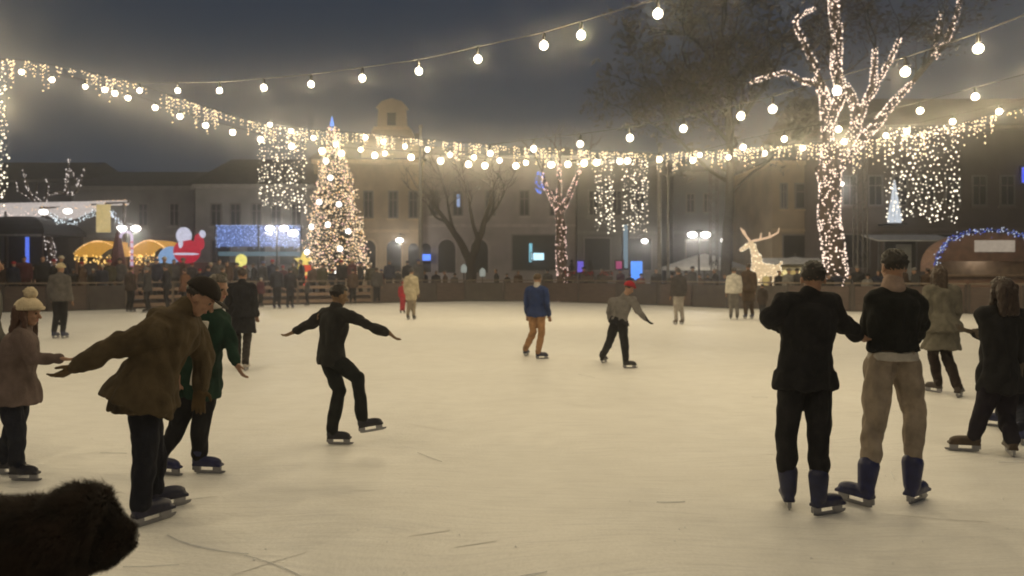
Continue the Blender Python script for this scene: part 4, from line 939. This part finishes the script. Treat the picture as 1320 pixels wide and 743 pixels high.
mb.obj('pink_bands', emit('pole_pink', (.8,.2,.3), .6), e, base)
# dark timber hut with the inflatable on its roof
d = 37.5; base = ground(240, d); e = empty('timber_hut', base, 'dark timber hut with a pitched roof under the red and white inflatable', 'hut'); xa, xb = at(186,0,d).x, at(296,0,d).x; zr = at(0,338,d).z
MB().box((xa,d,-.004),(xb,d+2.4,1.55)).obj('wall', wood_d, e, base); MB().add([(xa-.2,d-.3,1.553),(xb+.2,d-.3,1.553),(xb+.2,d+2.6,1.553),(xa-.2,d+2.6,1.553),(xa-.2,d+1.15,zr),(xb+.2,d+1.15,zr)], [(3,2,1,0),(0,1,5,4),(2,3,4,5),(1,2,5),(3,0,4)]).obj('roof', wood_d, e, base)
MB().box((xa+.5,d-.04,.75),(xb-.5,d-.005,1.4)).obj('hatch', tarp_dark, e, base)
d = 38.6; A = lambda x, y: at(x, y, d); c = A(240,318); s_ = .042; base = V((c.x, d, zr)); e = empty('inflatable_decoration', base, 'rounded red and white inflatable decoration glowing on the hut roof', 'decoration')
REDI = emit('inflatable_red', (.75,.02,.06), .55); WHI = emit('inflatable_white', (.82,.82,1.), .70)
q = A(241,322); MB().ell(V((q.x,d,zr+.55)), V((.68,0,0)), V((0,.5,0)), V((0,0,.62)), 20, 14).obj('red_body', REDI, e, base, True)
q = A(237,304); MB().ell(V((q.x,d,q.z)), V((.38,0,0)), V((0,.36,0)), V((0,0,.44)), 16, 12).obj('white_top', WHI, e, base, True)
q = A(261,302); MB().ell(V((q.x,d,q.z)), V((.15,0,.05)), V((0,.16,0)), V((-.05,0,.2)), 12, 10).obj('white_lobe', WHI, e, base, True)
q = A(240,328); MB().ell(V((q.x-.1,d-.42,q.z+.55)), V((.12,0,-.05)), V((0,.1,0)), V((0,0,.3)), 12, 8).obj('white_panel', WHI, e, base, True)
q = A(257,312); MB().ell(V((q.x,d,q.z)), V((.20,0,.14)), V((0,.25,0)), V((-.14,0,.40)), 12, 10).obj('red_lobe', REDI, e, base, True)
MB().ell(V((c.x+.05,d-.1,zr+.42)), V((.66,0,0)), V((0,.48,0)), V((0,0,.10)), 16, 8).obj('white_band', WHI, e, base, True)
q = A(217,328); o = MB().ell(V((q.x,d+.1,zr+.30)), V((.52,0,-.1)), V((0,.4,0)), V((.2,0,.52)), 14, 10).obj('blue_sack', emit('inflatable_blue', (.35,.6,1.), .55), e, base, True)
# blue lit canopy
rnd = random.Random(43); d = 49.; A = lambda x, y: at(x, y, d); xa, xb = A(278,0).x, A(388,0).x; za, zb_ = A(0,318).z, A(0,291).z; base = ground(333, d); e = empty('lit_canopy', base, 'broad market canopy hung with a blue curtain of lights', 'canopy')
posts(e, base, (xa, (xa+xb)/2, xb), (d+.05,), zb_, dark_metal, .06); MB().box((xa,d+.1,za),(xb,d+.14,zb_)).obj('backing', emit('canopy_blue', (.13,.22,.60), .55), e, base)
pts = []
for i in range(46):
    x = xa+(xb-xa)*(i+.5)/46; z = zb_; drop = za-.2*rnd.random()+(.25 if (i//3)%2 else 0)
    while z > drop: pts.append(V((x+rnd.uniform(-.04,.04), d+rnd.uniform(-.1,.05), z))); z -= rnd.choice((.1,.15,.22,.3))
leds_part(pts, .040, emit('canopy_led', (.40,.55,1.), 1.3), e, base)
MB().box((xa+.4,d-.6,za-.62),(xb,d+.05,za-.35)).obj('awning', emit('teal_glow', (.16,.28,.34), .45), e, base); MB().box((xa,d-.4,-.004),(xb,d+.4,1.2)).obj('counter', wood_d, e, base)  # teal light glow below the canopy, built as an emitting slab
c = at(378,301,47); 
# balloon
d = 36.5; c = at(311,336,d); base = ground(311, d); e = empty('balloon', base, 'round yellow glowing balloon above the heads of the crowd', 'balloon')
MB().ell(c, V((.27,0,0)), V((0,.27,0)), V((0,0,.31)), 18, 12).obj('envelope', emit('balloon_yellow', (.95,.85,.22), .95), e, base, True); MB().tube([c-V((0,0,.3)), c-V((.05,0,.9)), base], .008, 4).obj('string', wire_m, e, base)
# red and yellow lantern
d = 38.8; c = at(395,350,d); base = ground(395, d); e = empty('lantern_decoration', base, 'red and yellow glowing lantern decoration left of the christmas tree', 'decoration')
YEL = emit('lantern_yellow', (1.,.75,.18), .9); RED = emit('lantern_red', (.9,.10,.04), .7)
mb = MB(); q = at(391,337,d); st = [(math.cos(R(90+36*k))*(.5 if k%2==0 else .22), math.sin(R(90+36*k))*(.5 if k%2==0 else .22)) for k in range(10)]
mb.add([(q.x+u,d-.08,q.z+v) for u,v in st]+[(q.x+u,d+.08,q.z+v) for u,v in st], [tuple(range(10)), tuple(range(19,9,-1))]+[(i,i+10,(i+1)%10+10,(i+1)%10) for i in range(10)]); mb.obj('star', YEL, e, base)
MB().tube([V((c.x,d,.9)),V((c.x,d,1.3)),V((c.x,d,1.75)),V((c.x,d,1.95))], [.30,.36,.34,.2], 12).obj('lantern_body', RED, e, base, True); MB().tube([V((c.x,d,1.42)),V((c.x,d,1.58))], .37, 12).obj('yellow_band', YEL, e, base, True); MB().tube([base,V((c.x,d,.9))], .05, 8).obj('stand', dark_metal, e, base)
# two broad white parasols
for px, yt, yr, wpx, d, lab_ in ((908,327,345,118,47,'broad white market parasol before the slate blue building'), (1025,331,345,116,42,'broad white market parasol right of the lit reindeer'), (800,356,361,10,44,None)):
    if not lab_: continue
    base = ground(px, d); e = empty('market_parasol', base, lab_, 'parasol', 'white market parasols'); zt, zr_ = at(0,yt,d).z, at(0,yr,d).z; w = wpx/2/F*d
    rg = [[V((base.x+math.cos(a)*w*q*(1-.04*abs(math.cos(a*4))), d+math.sin(a)*w*.7*q, zr_+(zt-zr_)*(1-q)+off)) for a in [6.283*k/32 for k in range(32)]] for q, off in ((1,-.18),(1,0),(.6,.03),(.25,.05),(.03,.0))]
    MB().rings(rg).obj('canopy', canvas, e, base); MB().tube([base, V((base.x,d,zt+.2))], .05, 8).obj('pole', pale_metal, e, base)
    MB().box((base.x-.45,d-.45,-.004),(base.x+.45,d+.45,.12)).obj('foot', dark_metal, e, base)
# small lit hut
d = 39.5; base = ground(1022, d); xa, xb = at(992,0,d).x, at(1056,0,d).x; e = empty('lit_hut', base, 'small yellow lit food hut behind the lit reindeer', 'hut'); z1 = at(0,341,d).z
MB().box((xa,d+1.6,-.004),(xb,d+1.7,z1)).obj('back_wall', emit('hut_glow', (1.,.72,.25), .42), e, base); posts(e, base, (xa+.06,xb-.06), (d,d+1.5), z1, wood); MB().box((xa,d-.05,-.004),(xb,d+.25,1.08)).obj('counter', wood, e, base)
MB().add([(xa-.3,d-.4,z1),(xb+.3,d-.4,z1),(xb+.3,d+2,z1),(xa-.3,d+2,z1),(xa-.3,d+.8,z1+.35),(xb+.3,d+.8,z1+.35)], [(3,2,1,0),(0,1,5,4),(2,3,4,5),(1,2,5),(3,0,4)]).obj('roof', canvas, e, base)
for k, x in enumerate((1003,1018,1036,1048)): c = at(x,352,d); MB().ball((c.x,d+.6,c.z), .16).obj('lamp', emit('hut_lamp', (1.,.8,.35), 1.), e, base, True)
# glowing reindeer sculpture
d = 34.2; A = lambda x, y, dd=0: at(x, y, d+dd); base = ground(985, d); e = empty('lit_reindeer', base, 'glowing warm white reindeer sculpture with wide antlers above the boards', 'light sculpture')
mb = MB()
for a, b, ra, rb in (((965,316),(955,323),.11,.075), ((968,314),(972,322),.12,.13), ((971,318),(977,346),.13,.24), ((977,346),(1000,349),.29,.25), ((976,333),(978,352),.2,.27), ((1000,347),(1008,338),.08,.05)): mb.cap(A(*a), A(*b), ra, rb)
for x, dd in ((974,-.16),(979,.16),(998,-.16),(1003,.16)): mb.cap(A(x,350,dd), V((A(x+1,0,dd).x, d+dd, .7)), .12, .065); mb.cap(V((A(x+1,0,dd).x, d+dd, .7)), V((A(x,0,dd).x, d+dd, .05)), .065, .05)
me = fuse(mb, 'deer_body', .035, 3); DEER = emit('deer_glow', (1.,.72,.40), .75); o = link('deer_body', me, DEER, e, base, True)
for side, P in (('a', [(967,311,0),(962,305,-.1),(958,300,-.2)]), ('b', [(970,311,0),(980,309,.1),(992,306,.2),(1003,300,.25)])):
    mb = MB(); pp = [A(*q) for q in P]; mb.tube(pp, [.06,.05,.05,.04][:len(pp)], 7)
    for q, dz in ((1,.3),(len(pp)-1,.22)): mb.tube([pp[q], pp[q]+V((.05 if side == 'b' else -.12,0,dz))], [.045,.025], 6)
    if side == 'b': mb.tube([pp[2], pp[2]+V((0,0,.24))], [.045,.025], 6)
    mb.obj('antler', emit('antler_glow', (1.,.66,.40), .8), e, base, True)
rnd = random.Random(51); pts = []
for p in me.polygons:
    if rnd.random() < .06: pts.append(V(p.center)+V(p.normal)*.02+base)
leds_part(pts, .022, emit('deer_led', (1.,.85,.6), 1.8), e, base)
# rounded kiosk on the right
d = 30.6; A = lambda x, y: at(x, y, d); base = ground(1272, d); e = empty('rounded_kiosk', base, 'rounded brown kiosk with a blue white light garland and a pale sign', 'kiosk')
cx, rx = A(1275,0).x, 70/F*d; zc_ = 1.62; ry = A(0,300).z-zc_
arc = [(cx-rx*math.cos(R(a)), zc_+ry*math.sin(R(a))**.75) for a in range(0,181,9)]
def slab(P, y0, y1, m, name):
    k = len(P); return MB().add([(x,y0,z) for x,z in P]+[(x,y1,z) for x,z in P], [tuple(range(k)), tuple(range(2*k-1,k-1,-1))]+[(i,i+k,(i+1)%k+k,(i+1)%k) for i in range(k)]).obj(name, m, e, base)
ztop = A(0,337).z; up_ = [(x,z) for x,z in arc if z >= ztop]; slab([(cx-rx*.985,ztop)]+up_+[(cx+rx*.985,ztop)], d, d+.12, mat('kiosk_brown', (.13,.075,.055), .65, 3, .35, .3, 25), 'front_arch')
mb = MB(); mb.rings([[V((x,y,z)) for x,z in arc]+[V((cx+(x-cx)*.96,y,zc_+(z-zc_)*.96)) for x,z in reversed(arc)] for y in (d+.12,d+1.1)]); mb.obj('barrel_roof', wood, e, base)
MB().box((cx-rx,d-.03,-.004),(cx+rx,d+.5,A(0,357).z)).obj('counter', wood, e, base); MB().box((cx-rx-.1,d-.2,A(0,357).z+.003),(cx+rx+.1,d+.55,A(0,355).z+.02)).obj('counter_top', mat('counter_top', (.2,.14,.1), .4), e, base)
MB().box((cx-rx*.93,d+.95,-.004),(cx+rx*.93,d+1.0,2.3)).obj('back_wall', mat('kiosk_inside', (.40,.29,.20), .7, 3, .25), e, base)
lamp_light(V((cx,d+.5,2.25)), 9)  # unseen lamp added inside to brighten the opening
o = MB().box((A(1256,0).x,d-.07,A(0,325).z),(A(1307,0).x,d-.003,A(0,310).z)).obj('sign_panel', emit('kiosk_sign', (.75,.62,.48), .42), e, base)
rnd = random.Random(52); pts = []; gar = []
for x, z in [(cx-rx*1.0*math.cos(R(a)), zc_+.06+ry*1.02*math.sin(R(a))**.75) for a in range(4,181,4)]:
    for q in range(6): pts.append(V((x+rnd.gauss(0,.06), d-.1+rnd.gauss(0,.04), z+rnd.gauss(0,.07))))
    gar.append(V((x,d-.06,z)))
MB().tube(gar, .05, 6).obj('garland', mat('tinsel_blue', (.03,.05,.2), .4, 30, .5), e, base)
leds_part(pts[::2], .026, emit('kiosk_white', (.75,.82,1.), 1.0), e, base, 'white_lights'); leds_part(pts[1::2], .030, emit('royal_led', (.12,.2,.9), .7), e, base, 'blue_lights')
# open stall with a pale awning left of the kiosk
d = 42.; base = ground(1172, d); xa, xb = at(1122,0,d).x, at(1222,0,d).x; e = empty('market_stall', base, 'open stall with a pale sloping awning between the men and the kiosk', 'stall'); z1 = at(0,303,d).z; z0 = at(0,312,d).z
MB().add([(xa,d-.9,z0),(xb,d-.9,z0),(xb,d+1.2,z1),(xa,d+1.2,z1),(xa,d-.9,z0+.06),(xb,d-.9,z0+.06),(xb,d+1.2,z1+.06),(xa,d+1.2,z1+.06)], [(3,2,1,0),(4,5,6,7),(0,1,5,4),(1,2,6,5),(2,3,7,6),(3,0,4,7)]).obj('awning', canvas, e, base)
posts(e, base, (xa+.1,xb-.1), (d-.8,), z0-.005, pale_metal); posts(e, base, (xa+.1,xb-.1), (d+1.1,), z1-.04, pale_metal); MB().box((xa+.2,d-.6,-.004),(xb-.2,d,1.1)).obj('counter', wood_d, e, base); MB().box((at(1166,0,d).x,d+.9,1.12),(at(1186,0,d).x,d+.95,z0-.1)).obj('notice_board', mat('notice', (.42,.43,.42), .7, 5, .15), e, base)
MB().box((xa+.2,d+.6,-.004),(xb-.2,d+.65,1.12)).obj('back_panel', wood_d, e, base)
# planters with red flowers hung on the boards
rnd = random.Random(61); red_f = mat('red_petals', (.28,.015,.02), .6, 20, .4); leaf_g = mat('planter_leaves', (.03,.04,.02), .7, 8, .4)
for px, lab_ in ((736,'red flower box on the boards right under the small pink lit tree'),(757,'red flower box on the boards in the middle of the row of three'),(782,'red flower box on the boards nearest the red hatted skater')):
    d = edge_d(px)-.02; base = V(((px-660)/F*d, d, 1.17)); e = empty('flower_box', base, lab_, 'flower box', 'flower boxes on the boards'); w = 8/F*d
    MB().box((base.x-w,d-.0,1.172),(base.x+w,d+.24,1.36)).obj('box', wood_d, e, base); mb = MB(); m2 = MB()
    for k in range(70):
        p = V((base.x+rnd.uniform(-w,w), d+.12+rnd.uniform(-.14,.14), 1.4+rnd.uniform(0,.22))); u = V((rnd.gauss(0,1),rnd.gauss(0,1),rnd.gauss(0,1))).normalized(); v = u.orthogonal().normalized(); q = .05
        (mb if k%2 else m2).add([p-u*q,p+v*q,p+u*q,p-v*q], [(0,1,2,3)])
    mb.obj('flowers', red_f, e, base); m2.obj('leaves', leaf_g, e, base)
for px, lab_ in ((737,'small dark potted fir left of the violet sign'),(761,'small dark potted fir right of the violet sign')):
    d = 46.; base = ground(px, d); e = empty('potted_fir', base, lab_, 'potted fir', 'potted firs'); MB().tube([base, base+V((0,0,.5))], [.22,.28], 10).obj('pot', wood_d, e, base); MB().tube([base+V((0,0,.45)), base+V((0,0,2.3))], [.05,.015], 6).obj('trunk', bark, e, base); mb = MB()
    for k in range(900):
        t = rnd.random()**1.5; a = rnd.random()*6.283; r = .55*(1-t)*rnd.uniform(.6,1); p = base+V((r*math.cos(a), r*math.sin(a), .6+t*1.75)); o_ = V((math.cos(a), math.sin(a), -.3+rnd.gauss(0,.3)))*.16; w_ = o_.cross(V((0,0,1))).normalized()*.03; mb.add([p-w_, p+o_, p+w_], [(0,1,2)])
    mb.obj('needles', mat('fir_dark', (.02,.03,.018), .7, 6, .4), e, base)
for px, py, lab_ in ((598,347,'white lantern made up for a pale shape at the bare tree, left'),(622,352,'white lantern made up for a pale shape at the bare tree, right')):
    d = 42.5; c = at(px,py,d); base = ground(px, d); e = empty('lantern', base, lab_, 'lantern'); MB().tube([base, V((c.x,d,c.z-.2))], .04, 6).obj('stand', dark_metal, e, base); MB().tube([c-V((0,0,.2)), c+V((0,0,.12)), c+V((0,0,.28))], [.16,.17,.04], 8).obj('pale_shape', emit('pale_shape_glow', (.62,.66,.58), .45), e, base)  # lanterns made up for two small pale shapes
# ------------------------------------------------------------------ spectators behind the boards
rnd = random.Random(77)
LM = [(0,'at the left frame edge'),(58,'by the lit gateway post'),(100,'before the left amber stall'),(160,'before the smaller amber stall'),(200,'below the red and white inflatable'),(262,'right of the dark timber hut'),(300,'under the yellow balloon'),(335,'below the blue lit canopy'),(380,'by the red and yellow lantern'),(408,'under the christmas tree'),(455,'right of the christmas tree'),(485,'before the ochre town hall'),(545,'left of the bare dark tree'),(620,'right of the bare dark tree'),(700,'beside the small pink lit tree'),(790,'before the large blue screen'),(850,'before the left white parasol'),(950,'left of the glowing reindeer'),(1000,'before the small yellow lit hut'),(1062,'behind the big lit tree trunk'),(1120,'before the open stall'),(1200,'at the rounded kiosk')]
CO = {'black':(.012,.012,.014),'charcoal':(.03,.03,.032),'dark grey':(.06,.058,.058),'navy':(.013,.017,.035),'olive':(.045,.042,.022),'brown':(.06,.036,.022),'maroon':(.07,.018,.022),'plum':(.05,.022,.045),'dark green':(.015,.03,.02),'pale grey':(.16,.155,.15),'tan':(.16,.11,.065),'beige':(.25,.21,.15),'rust':(.16,.05,.02),'blue':(.025,.04,.10)}
HT = {None:None,'black':(.015,.015,.016),'grey':(.12,.115,.11),'cream':(.38,.34,.26),'red':(.25,.02,.03),'blue':(.03,.045,.13)}
used = set()
pl = MB(); PP = [V(((px-660)/F*(edge_d(px)+o_), edge_d(px)+o_, 0)) for o_ in (.45, 3.6) for px in range(-200, 561, 40)]; n_ = len(PP)//2
pl.rings([[PP[i]-V((0,0,.004)), PP[i+n_]-V((0,0,.004)), PP[i+n_]+V((0,0,.36)), PP[i]+V((0,0,.36))] for i in range(n_)]); pl.obj('viewing_platform', wood_d)['kind'] = 'structure'
def spectator(px, dd, co=None, ht=0, h=1., yaw=None):
    lm = [t for x, t in LM if x <= px][-1] if px >= 0 else LM[0][1]
    opts = [(c_, h_) for c_ in CO for h_ in HT]; rnd.shuffle(opts)
    opts.sort(key=lambda q: 0 if q[0] in ('black','charcoal','dark grey','navy','brown','maroon','olive') else 1)
    for c_, h_ in ([(co, ht)] if co else opts):
        if (c_, h_, lm) not in used and (co or all(not(u[0] == c_ and u[2] == lm) for u in used)): break
    used.add((c_, h_, lm))
    lb = 'spectator behind the boards in %s coat%s, %s' % (c_, ', %s hat' % h_ if h_ else '', lm)
    d = edge_d(px)+dd
    person(lb, d, px, yaw if yaw is not None else rnd.choice((250,270,285,300,220,90,60,180)), h, 0, jacket=('sp_'+c_, CO[c_]), trous=rnd.choice((('black',(.011,.011,.013)),('navy',(.012,.014,.024)),('sp_dark grey',(.06,.058,.058)))),
        hair=None if h_ else (rnd.choice(('short','short','bun')), rnd.choice((BROWNHAIR, DARKHAIR, (.08,.05,.025)))), hat=('beanie', HT[h_]) if h_ else None, boots=(.02,.016,.014), hem=rnd.choice((-.25,-.35,-.7)), z=.36 if px < 545 else 0., bulk=rnd.uniform(1.05,1.2), flare=.03, skates=False, group='spectators behind the rink boards')
x = 4
while x < 545:
    spectator(x, rnd.choice((.75,.9,1.2,1.9,2.6)), h=rnd.choice((.78,.88,.95,1.,1.05,1.09))); x += rnd.uniform(9.5,14.5)
for x, dd, co, ht in ((562,1.2,'black',None),(586,2.,'dark grey','black'),(640,1.6,'charcoal',None),(668,2.2,'brown',None),(706,1.4,'dark grey',None),(826,1.0,'rust','black'),(800,2.2,'plum','blue'),(846,1.6,'charcoal',None),(866,.9,'charcoal','black'),(884,1.2,'dark grey',None),(912,1.4,'black','grey'),(934,1.,'navy',None),(1016,1.,'pale grey','grey'),(1056,1.3,'charcoal',None),(1094,.9,'dark grey',None),(1118,1.3,'pale grey','black'),(1132,2.2,'navy',None),(1180,1.2,'charcoal','grey'),(872,2.6,'black',None),(892,2.2,'dark grey','black'),(903,1.1,'brown',None),(922,2.4,'charcoal',None),(941,2.2,'black','black'),(1004,2.,'black',None),(1028,1.8,'charcoal','black'),(1040,1.1,'brown',None),(1068,1.1,'black',None),(1079,2.,'navy','black'),(1105,1.8,'black','grey'),(1146,1.2,'black',None),(1162,2.,'brown','black'),(548,2.4,'navy',None),(574,1.1,'brown',None),(654,1.2,'black','grey'),(730,2.3,'black',None),(752,2.6,'charcoal','black'),(776,1.3,'dark grey','grey'),(812,1.9,'black',None),(1196,1.8,'brown',None)):
    spectator(x, dd, co, ht, h=rnd.choice((.86,.95,1.,1.06)))
# ------------------------------------------------------------------ dog
rnd = random.Random(99); D = 2.9
def A(x, y, dd=0): return at(x, y, D+dd)
mb = MB(); hd = A(101,689,0)
f = V((.93,.30,-.22)).normalized(); r_ = f.cross(V((0,0,1))).normalized(); u_ = r_.cross(f)
mb.ell(hd+u_*.015, f*.155, r_*.14, u_*.155, 20, 14)
mb.ell(hd+f*.12+u_*.0, f*.085, r_*.08, u_*.085, 16, 12); mb.ell(hd+f*.165+u_*.012, f*.05, r_*.055, u_*.052, 12, 10)
mb.cap(hd+f*.12-u_*.07, hd+f*.03-u_*.10, .045, .06)
for q in (-1,1): mb.ell(hd+r_*q*.138-f*.03-u_*.03, f*.05, r_*.022, u_*.085, 12, 10)
sh = V((hd.x-.30, D-.04, .53)); hp = V((hd.x-1.0, D-.18, .56))
mb.cap(hd-f*.05, sh+V((.05,0,.04)), .12, .17); mb.cap(sh, sh+V((.02,0,-.12)), .19, .15); mb.cap(sh, hp, .20, .17); mb.cap(sh+V((-.1,0,-.08)), hp+V((.2,0,-.05)), .18, .13)
sd = V((.15,-1,0)).normalized()
for q in (-1,1):
    a = sh+sd*q*.12+V((.05,0,-.1)); mb.cap(a, a+V((.0,0,-.22)), .085, .058); mb.cap(a+V((0,0,-.22)), a+V((.01,0,-.40)), .058, .048); w_ = a+V((.03,0,0)); mb.cap(V((w_.x-.02,w_.y,.05)), V((w_.x+.06,w_.y,.04)), .05, .045)
    b = hp+sd*q*.11; mb.cap(b+V((0,0,-.04)), b+V((.12,0,-.24)), .13, .075); mb.cap(b+V((.12,0,-.24)), b+V((-.06,0,-.38)), .07, .042); mb.cap(b+V((-.06,0,-.38)), V((b.x-.03,b.y,.06)), .042, .042); mb.cap(V((b.x-.03,b.y,.045)), V((b.x+.05,b.y,.04)), .045, .042)
mb.cap(hp+V((-.14,0,.06)), hp+V((-.34,0,-.14)), .05, .045); mb.cap(hp+V((-.34,0,-.14)), hp+V((-.42,0,-.3)), .06, .03)
me = fuse(mb, 'dog', .012, 3); base = V((sh.x-.3, D, 0))
furm = mat('dog_fur', (.006,.004,.003), .75, 14, .5, .5, 80, spec=.2); tipm = mat('dog_fur_backlit', (.017,.010,.006), .8, 9, .6, spec=.2); whm = mat('dog_white', (.5,.48,.45), .8, 9, .2); nose = mat('dog_nose', (.006,.006,.006), .25)  # strands browned for backlight through the rim fur
dog = link('dog', me, [furm, whm, nose], None, base, True); tag(dog, 'shaggy dark brown dog close by at the lower left, looking across the ice', 'dog')
wc = A(86,738,-.17)-base; nc = hd+f*.215+u_*.02-base
MBf = MB(); MBw = MB()
polys = list(me.polygons); 
for p in polys:
    if (p.center-nc).length < .03: p.material_index = 2; continue
    if p.center.z < .12: continue
    n_ = 7 if (p.center+base).x > hd.x-.55 else 1
    for _ in range(n_):
        c = V(p.center)+V((rnd.uniform(-.008,.008), rnd.uniform(-.008,.008), rnd.uniform(-.008,.008))); nr = V(p.normal)
        near = (c+base-hd).dot(f)
        if (c-(hd-base)).length < .33 and near > .07: L = rnd.uniform(.010,.018); fl = -f
        else: L = rnd.uniform(.03,.075); fl = (V((-.7,-.1,-.55)))
        fl = fl+V((rnd.gauss(0,.2)+.9*noise.noise(c*16), rnd.gauss(0,.2)+.9*noise.noise(c*16+V((7,0,0))), rnd.gauss(0,.2)+.9*noise.noise(c*16+V((0,7,0))))); fl = (fl-nr*fl.dot(nr)); fl.normalize()
        d1 = (nr*.9+fl*.7).normalized(); d2 = (nr*.3+fl).normalized(); w_ = d1.cross(nr); w_ = w_.normalized()*.0021 if w_.length > 1e-4 else nr.orthogonal().normalized()*.0021
        m1 = c+d1*L*.5; tgt = MBw if (c-wc).length < .02 else MBf
        tgt.add([c-nr*.004-w_, c-nr*.004+w_, m1+w_*.8, m1-w_*.8, m1+d2*L*.6], [(0,1,2,3),(3,2,4)])
for mb_, m_, nm in ((MBf, tipm, 'fur'), (MBw, whm, 'chest_blaze')):
    if mb_.v: 
        o = mb_.obj(nm, m_, dog, (0,0,0)); 
# ------------------------------------------------------------------ camera, sky, air
cam = bpy.data.cameras.new('camera'); co = bpy.data.objects.new('camera', cam); COL.objects.link(co); co.location = (0,0,H); co.rotation_euler = (R(90),0,0)
cam.sensor_width = 36; cam.lens = F*36/1320; cam.shift_y = -21.5/1320; cam.clip_start = .05; cam.clip_end = 2000; SC.camera = co; cam.dof.use_dof = True; cam.dof.focus_distance = 6.; cam.dof.aperture_fstop = 1.7
w = bpy.data.worlds.new('World'); SC.world = w; w.use_nodes = True; nt = w.node_tree; bg = nt.nodes['Background']
sky = nt.nodes.new('ShaderNodeTexSky'); sky.sky_type = 'NISHITA'; sky.sun_disc = False; sky.sun_elevation = R(-4); sky.sun_rotation = R(40)
SKYK, MIST = .05, (.019,.030,.049)
m1 = nt.nodes.new('ShaderNodeVectorMath'); m1.operation = 'SCALE'; m1.inputs['Scale'].default_value = SKYK; nt.links.new(sky.outputs['Color'], m1.inputs[0])
m2 = nt.nodes.new('ShaderNodeVectorMath'); m2.operation = 'ADD'; m2.inputs[1].default_value = MIST; nt.links.new(m1.outputs[0], m2.inputs[0]); nt.links.new(m2.outputs[0], bg.inputs['Color']); bg.inputs['Strength'].default_value = 1.
sn = bpy.data.lights.new('night_fill', 'SUN'); sn.energy = .02; sn.angle = R(12); sn.color = (.85,.9,1.); so = bpy.data.objects.new('night_fill', sn); COL.objects.link(so); so.rotation_euler = (R(40),0,R(30))  # unseen weak fill, added for a glow through the mist
HAZE = .0031
m = bpy.data.materials.new('haze'); m.use_nodes = True; nt = m.node_tree; nt.nodes.clear(); out = nt.nodes.new('ShaderNodeOutputMaterial'); pv = nt.nodes.new('ShaderNodeVolumePrincipled')
pv.inputs['Color'].default_value = (.93,.93,.95,1); pv.inputs['Density'].default_value = HAZE; pv.inputs['Anisotropy'].default_value = .95; nt.links.new(pv.outputs['Volume'], out.inputs['Volume'])
if HAZE: 
    o = MB().box((-89,-10,-1.6),(89,100,26)).obj('haze', m); o['kind'] = 'stuff'
SC.view_settings.view_transform = 'Standard'; SC.view_settings.look = 'None'; SC.view_settings.gamma = 1; SC.view_settings.exposure = 0
cy = SC.cycles; cy.filter_width = 1.8; cy.use_denoising = True
try: cy.denoiser = 'OPENIMAGEDENOISE'
except Exception: pass
cy.max_bounces = 5; cy.diffuse_bounces = 3; cy.glossy_bounces = 2; cy.transmission_bounces = 2; cy.volume_bounces = 1; cy.sample_clamp_indirect = 2.; cy.sample_clamp_direct = 0; cy.use_light_tree = True; cy.caustics_reflective = False; cy.caustics_refractive = False
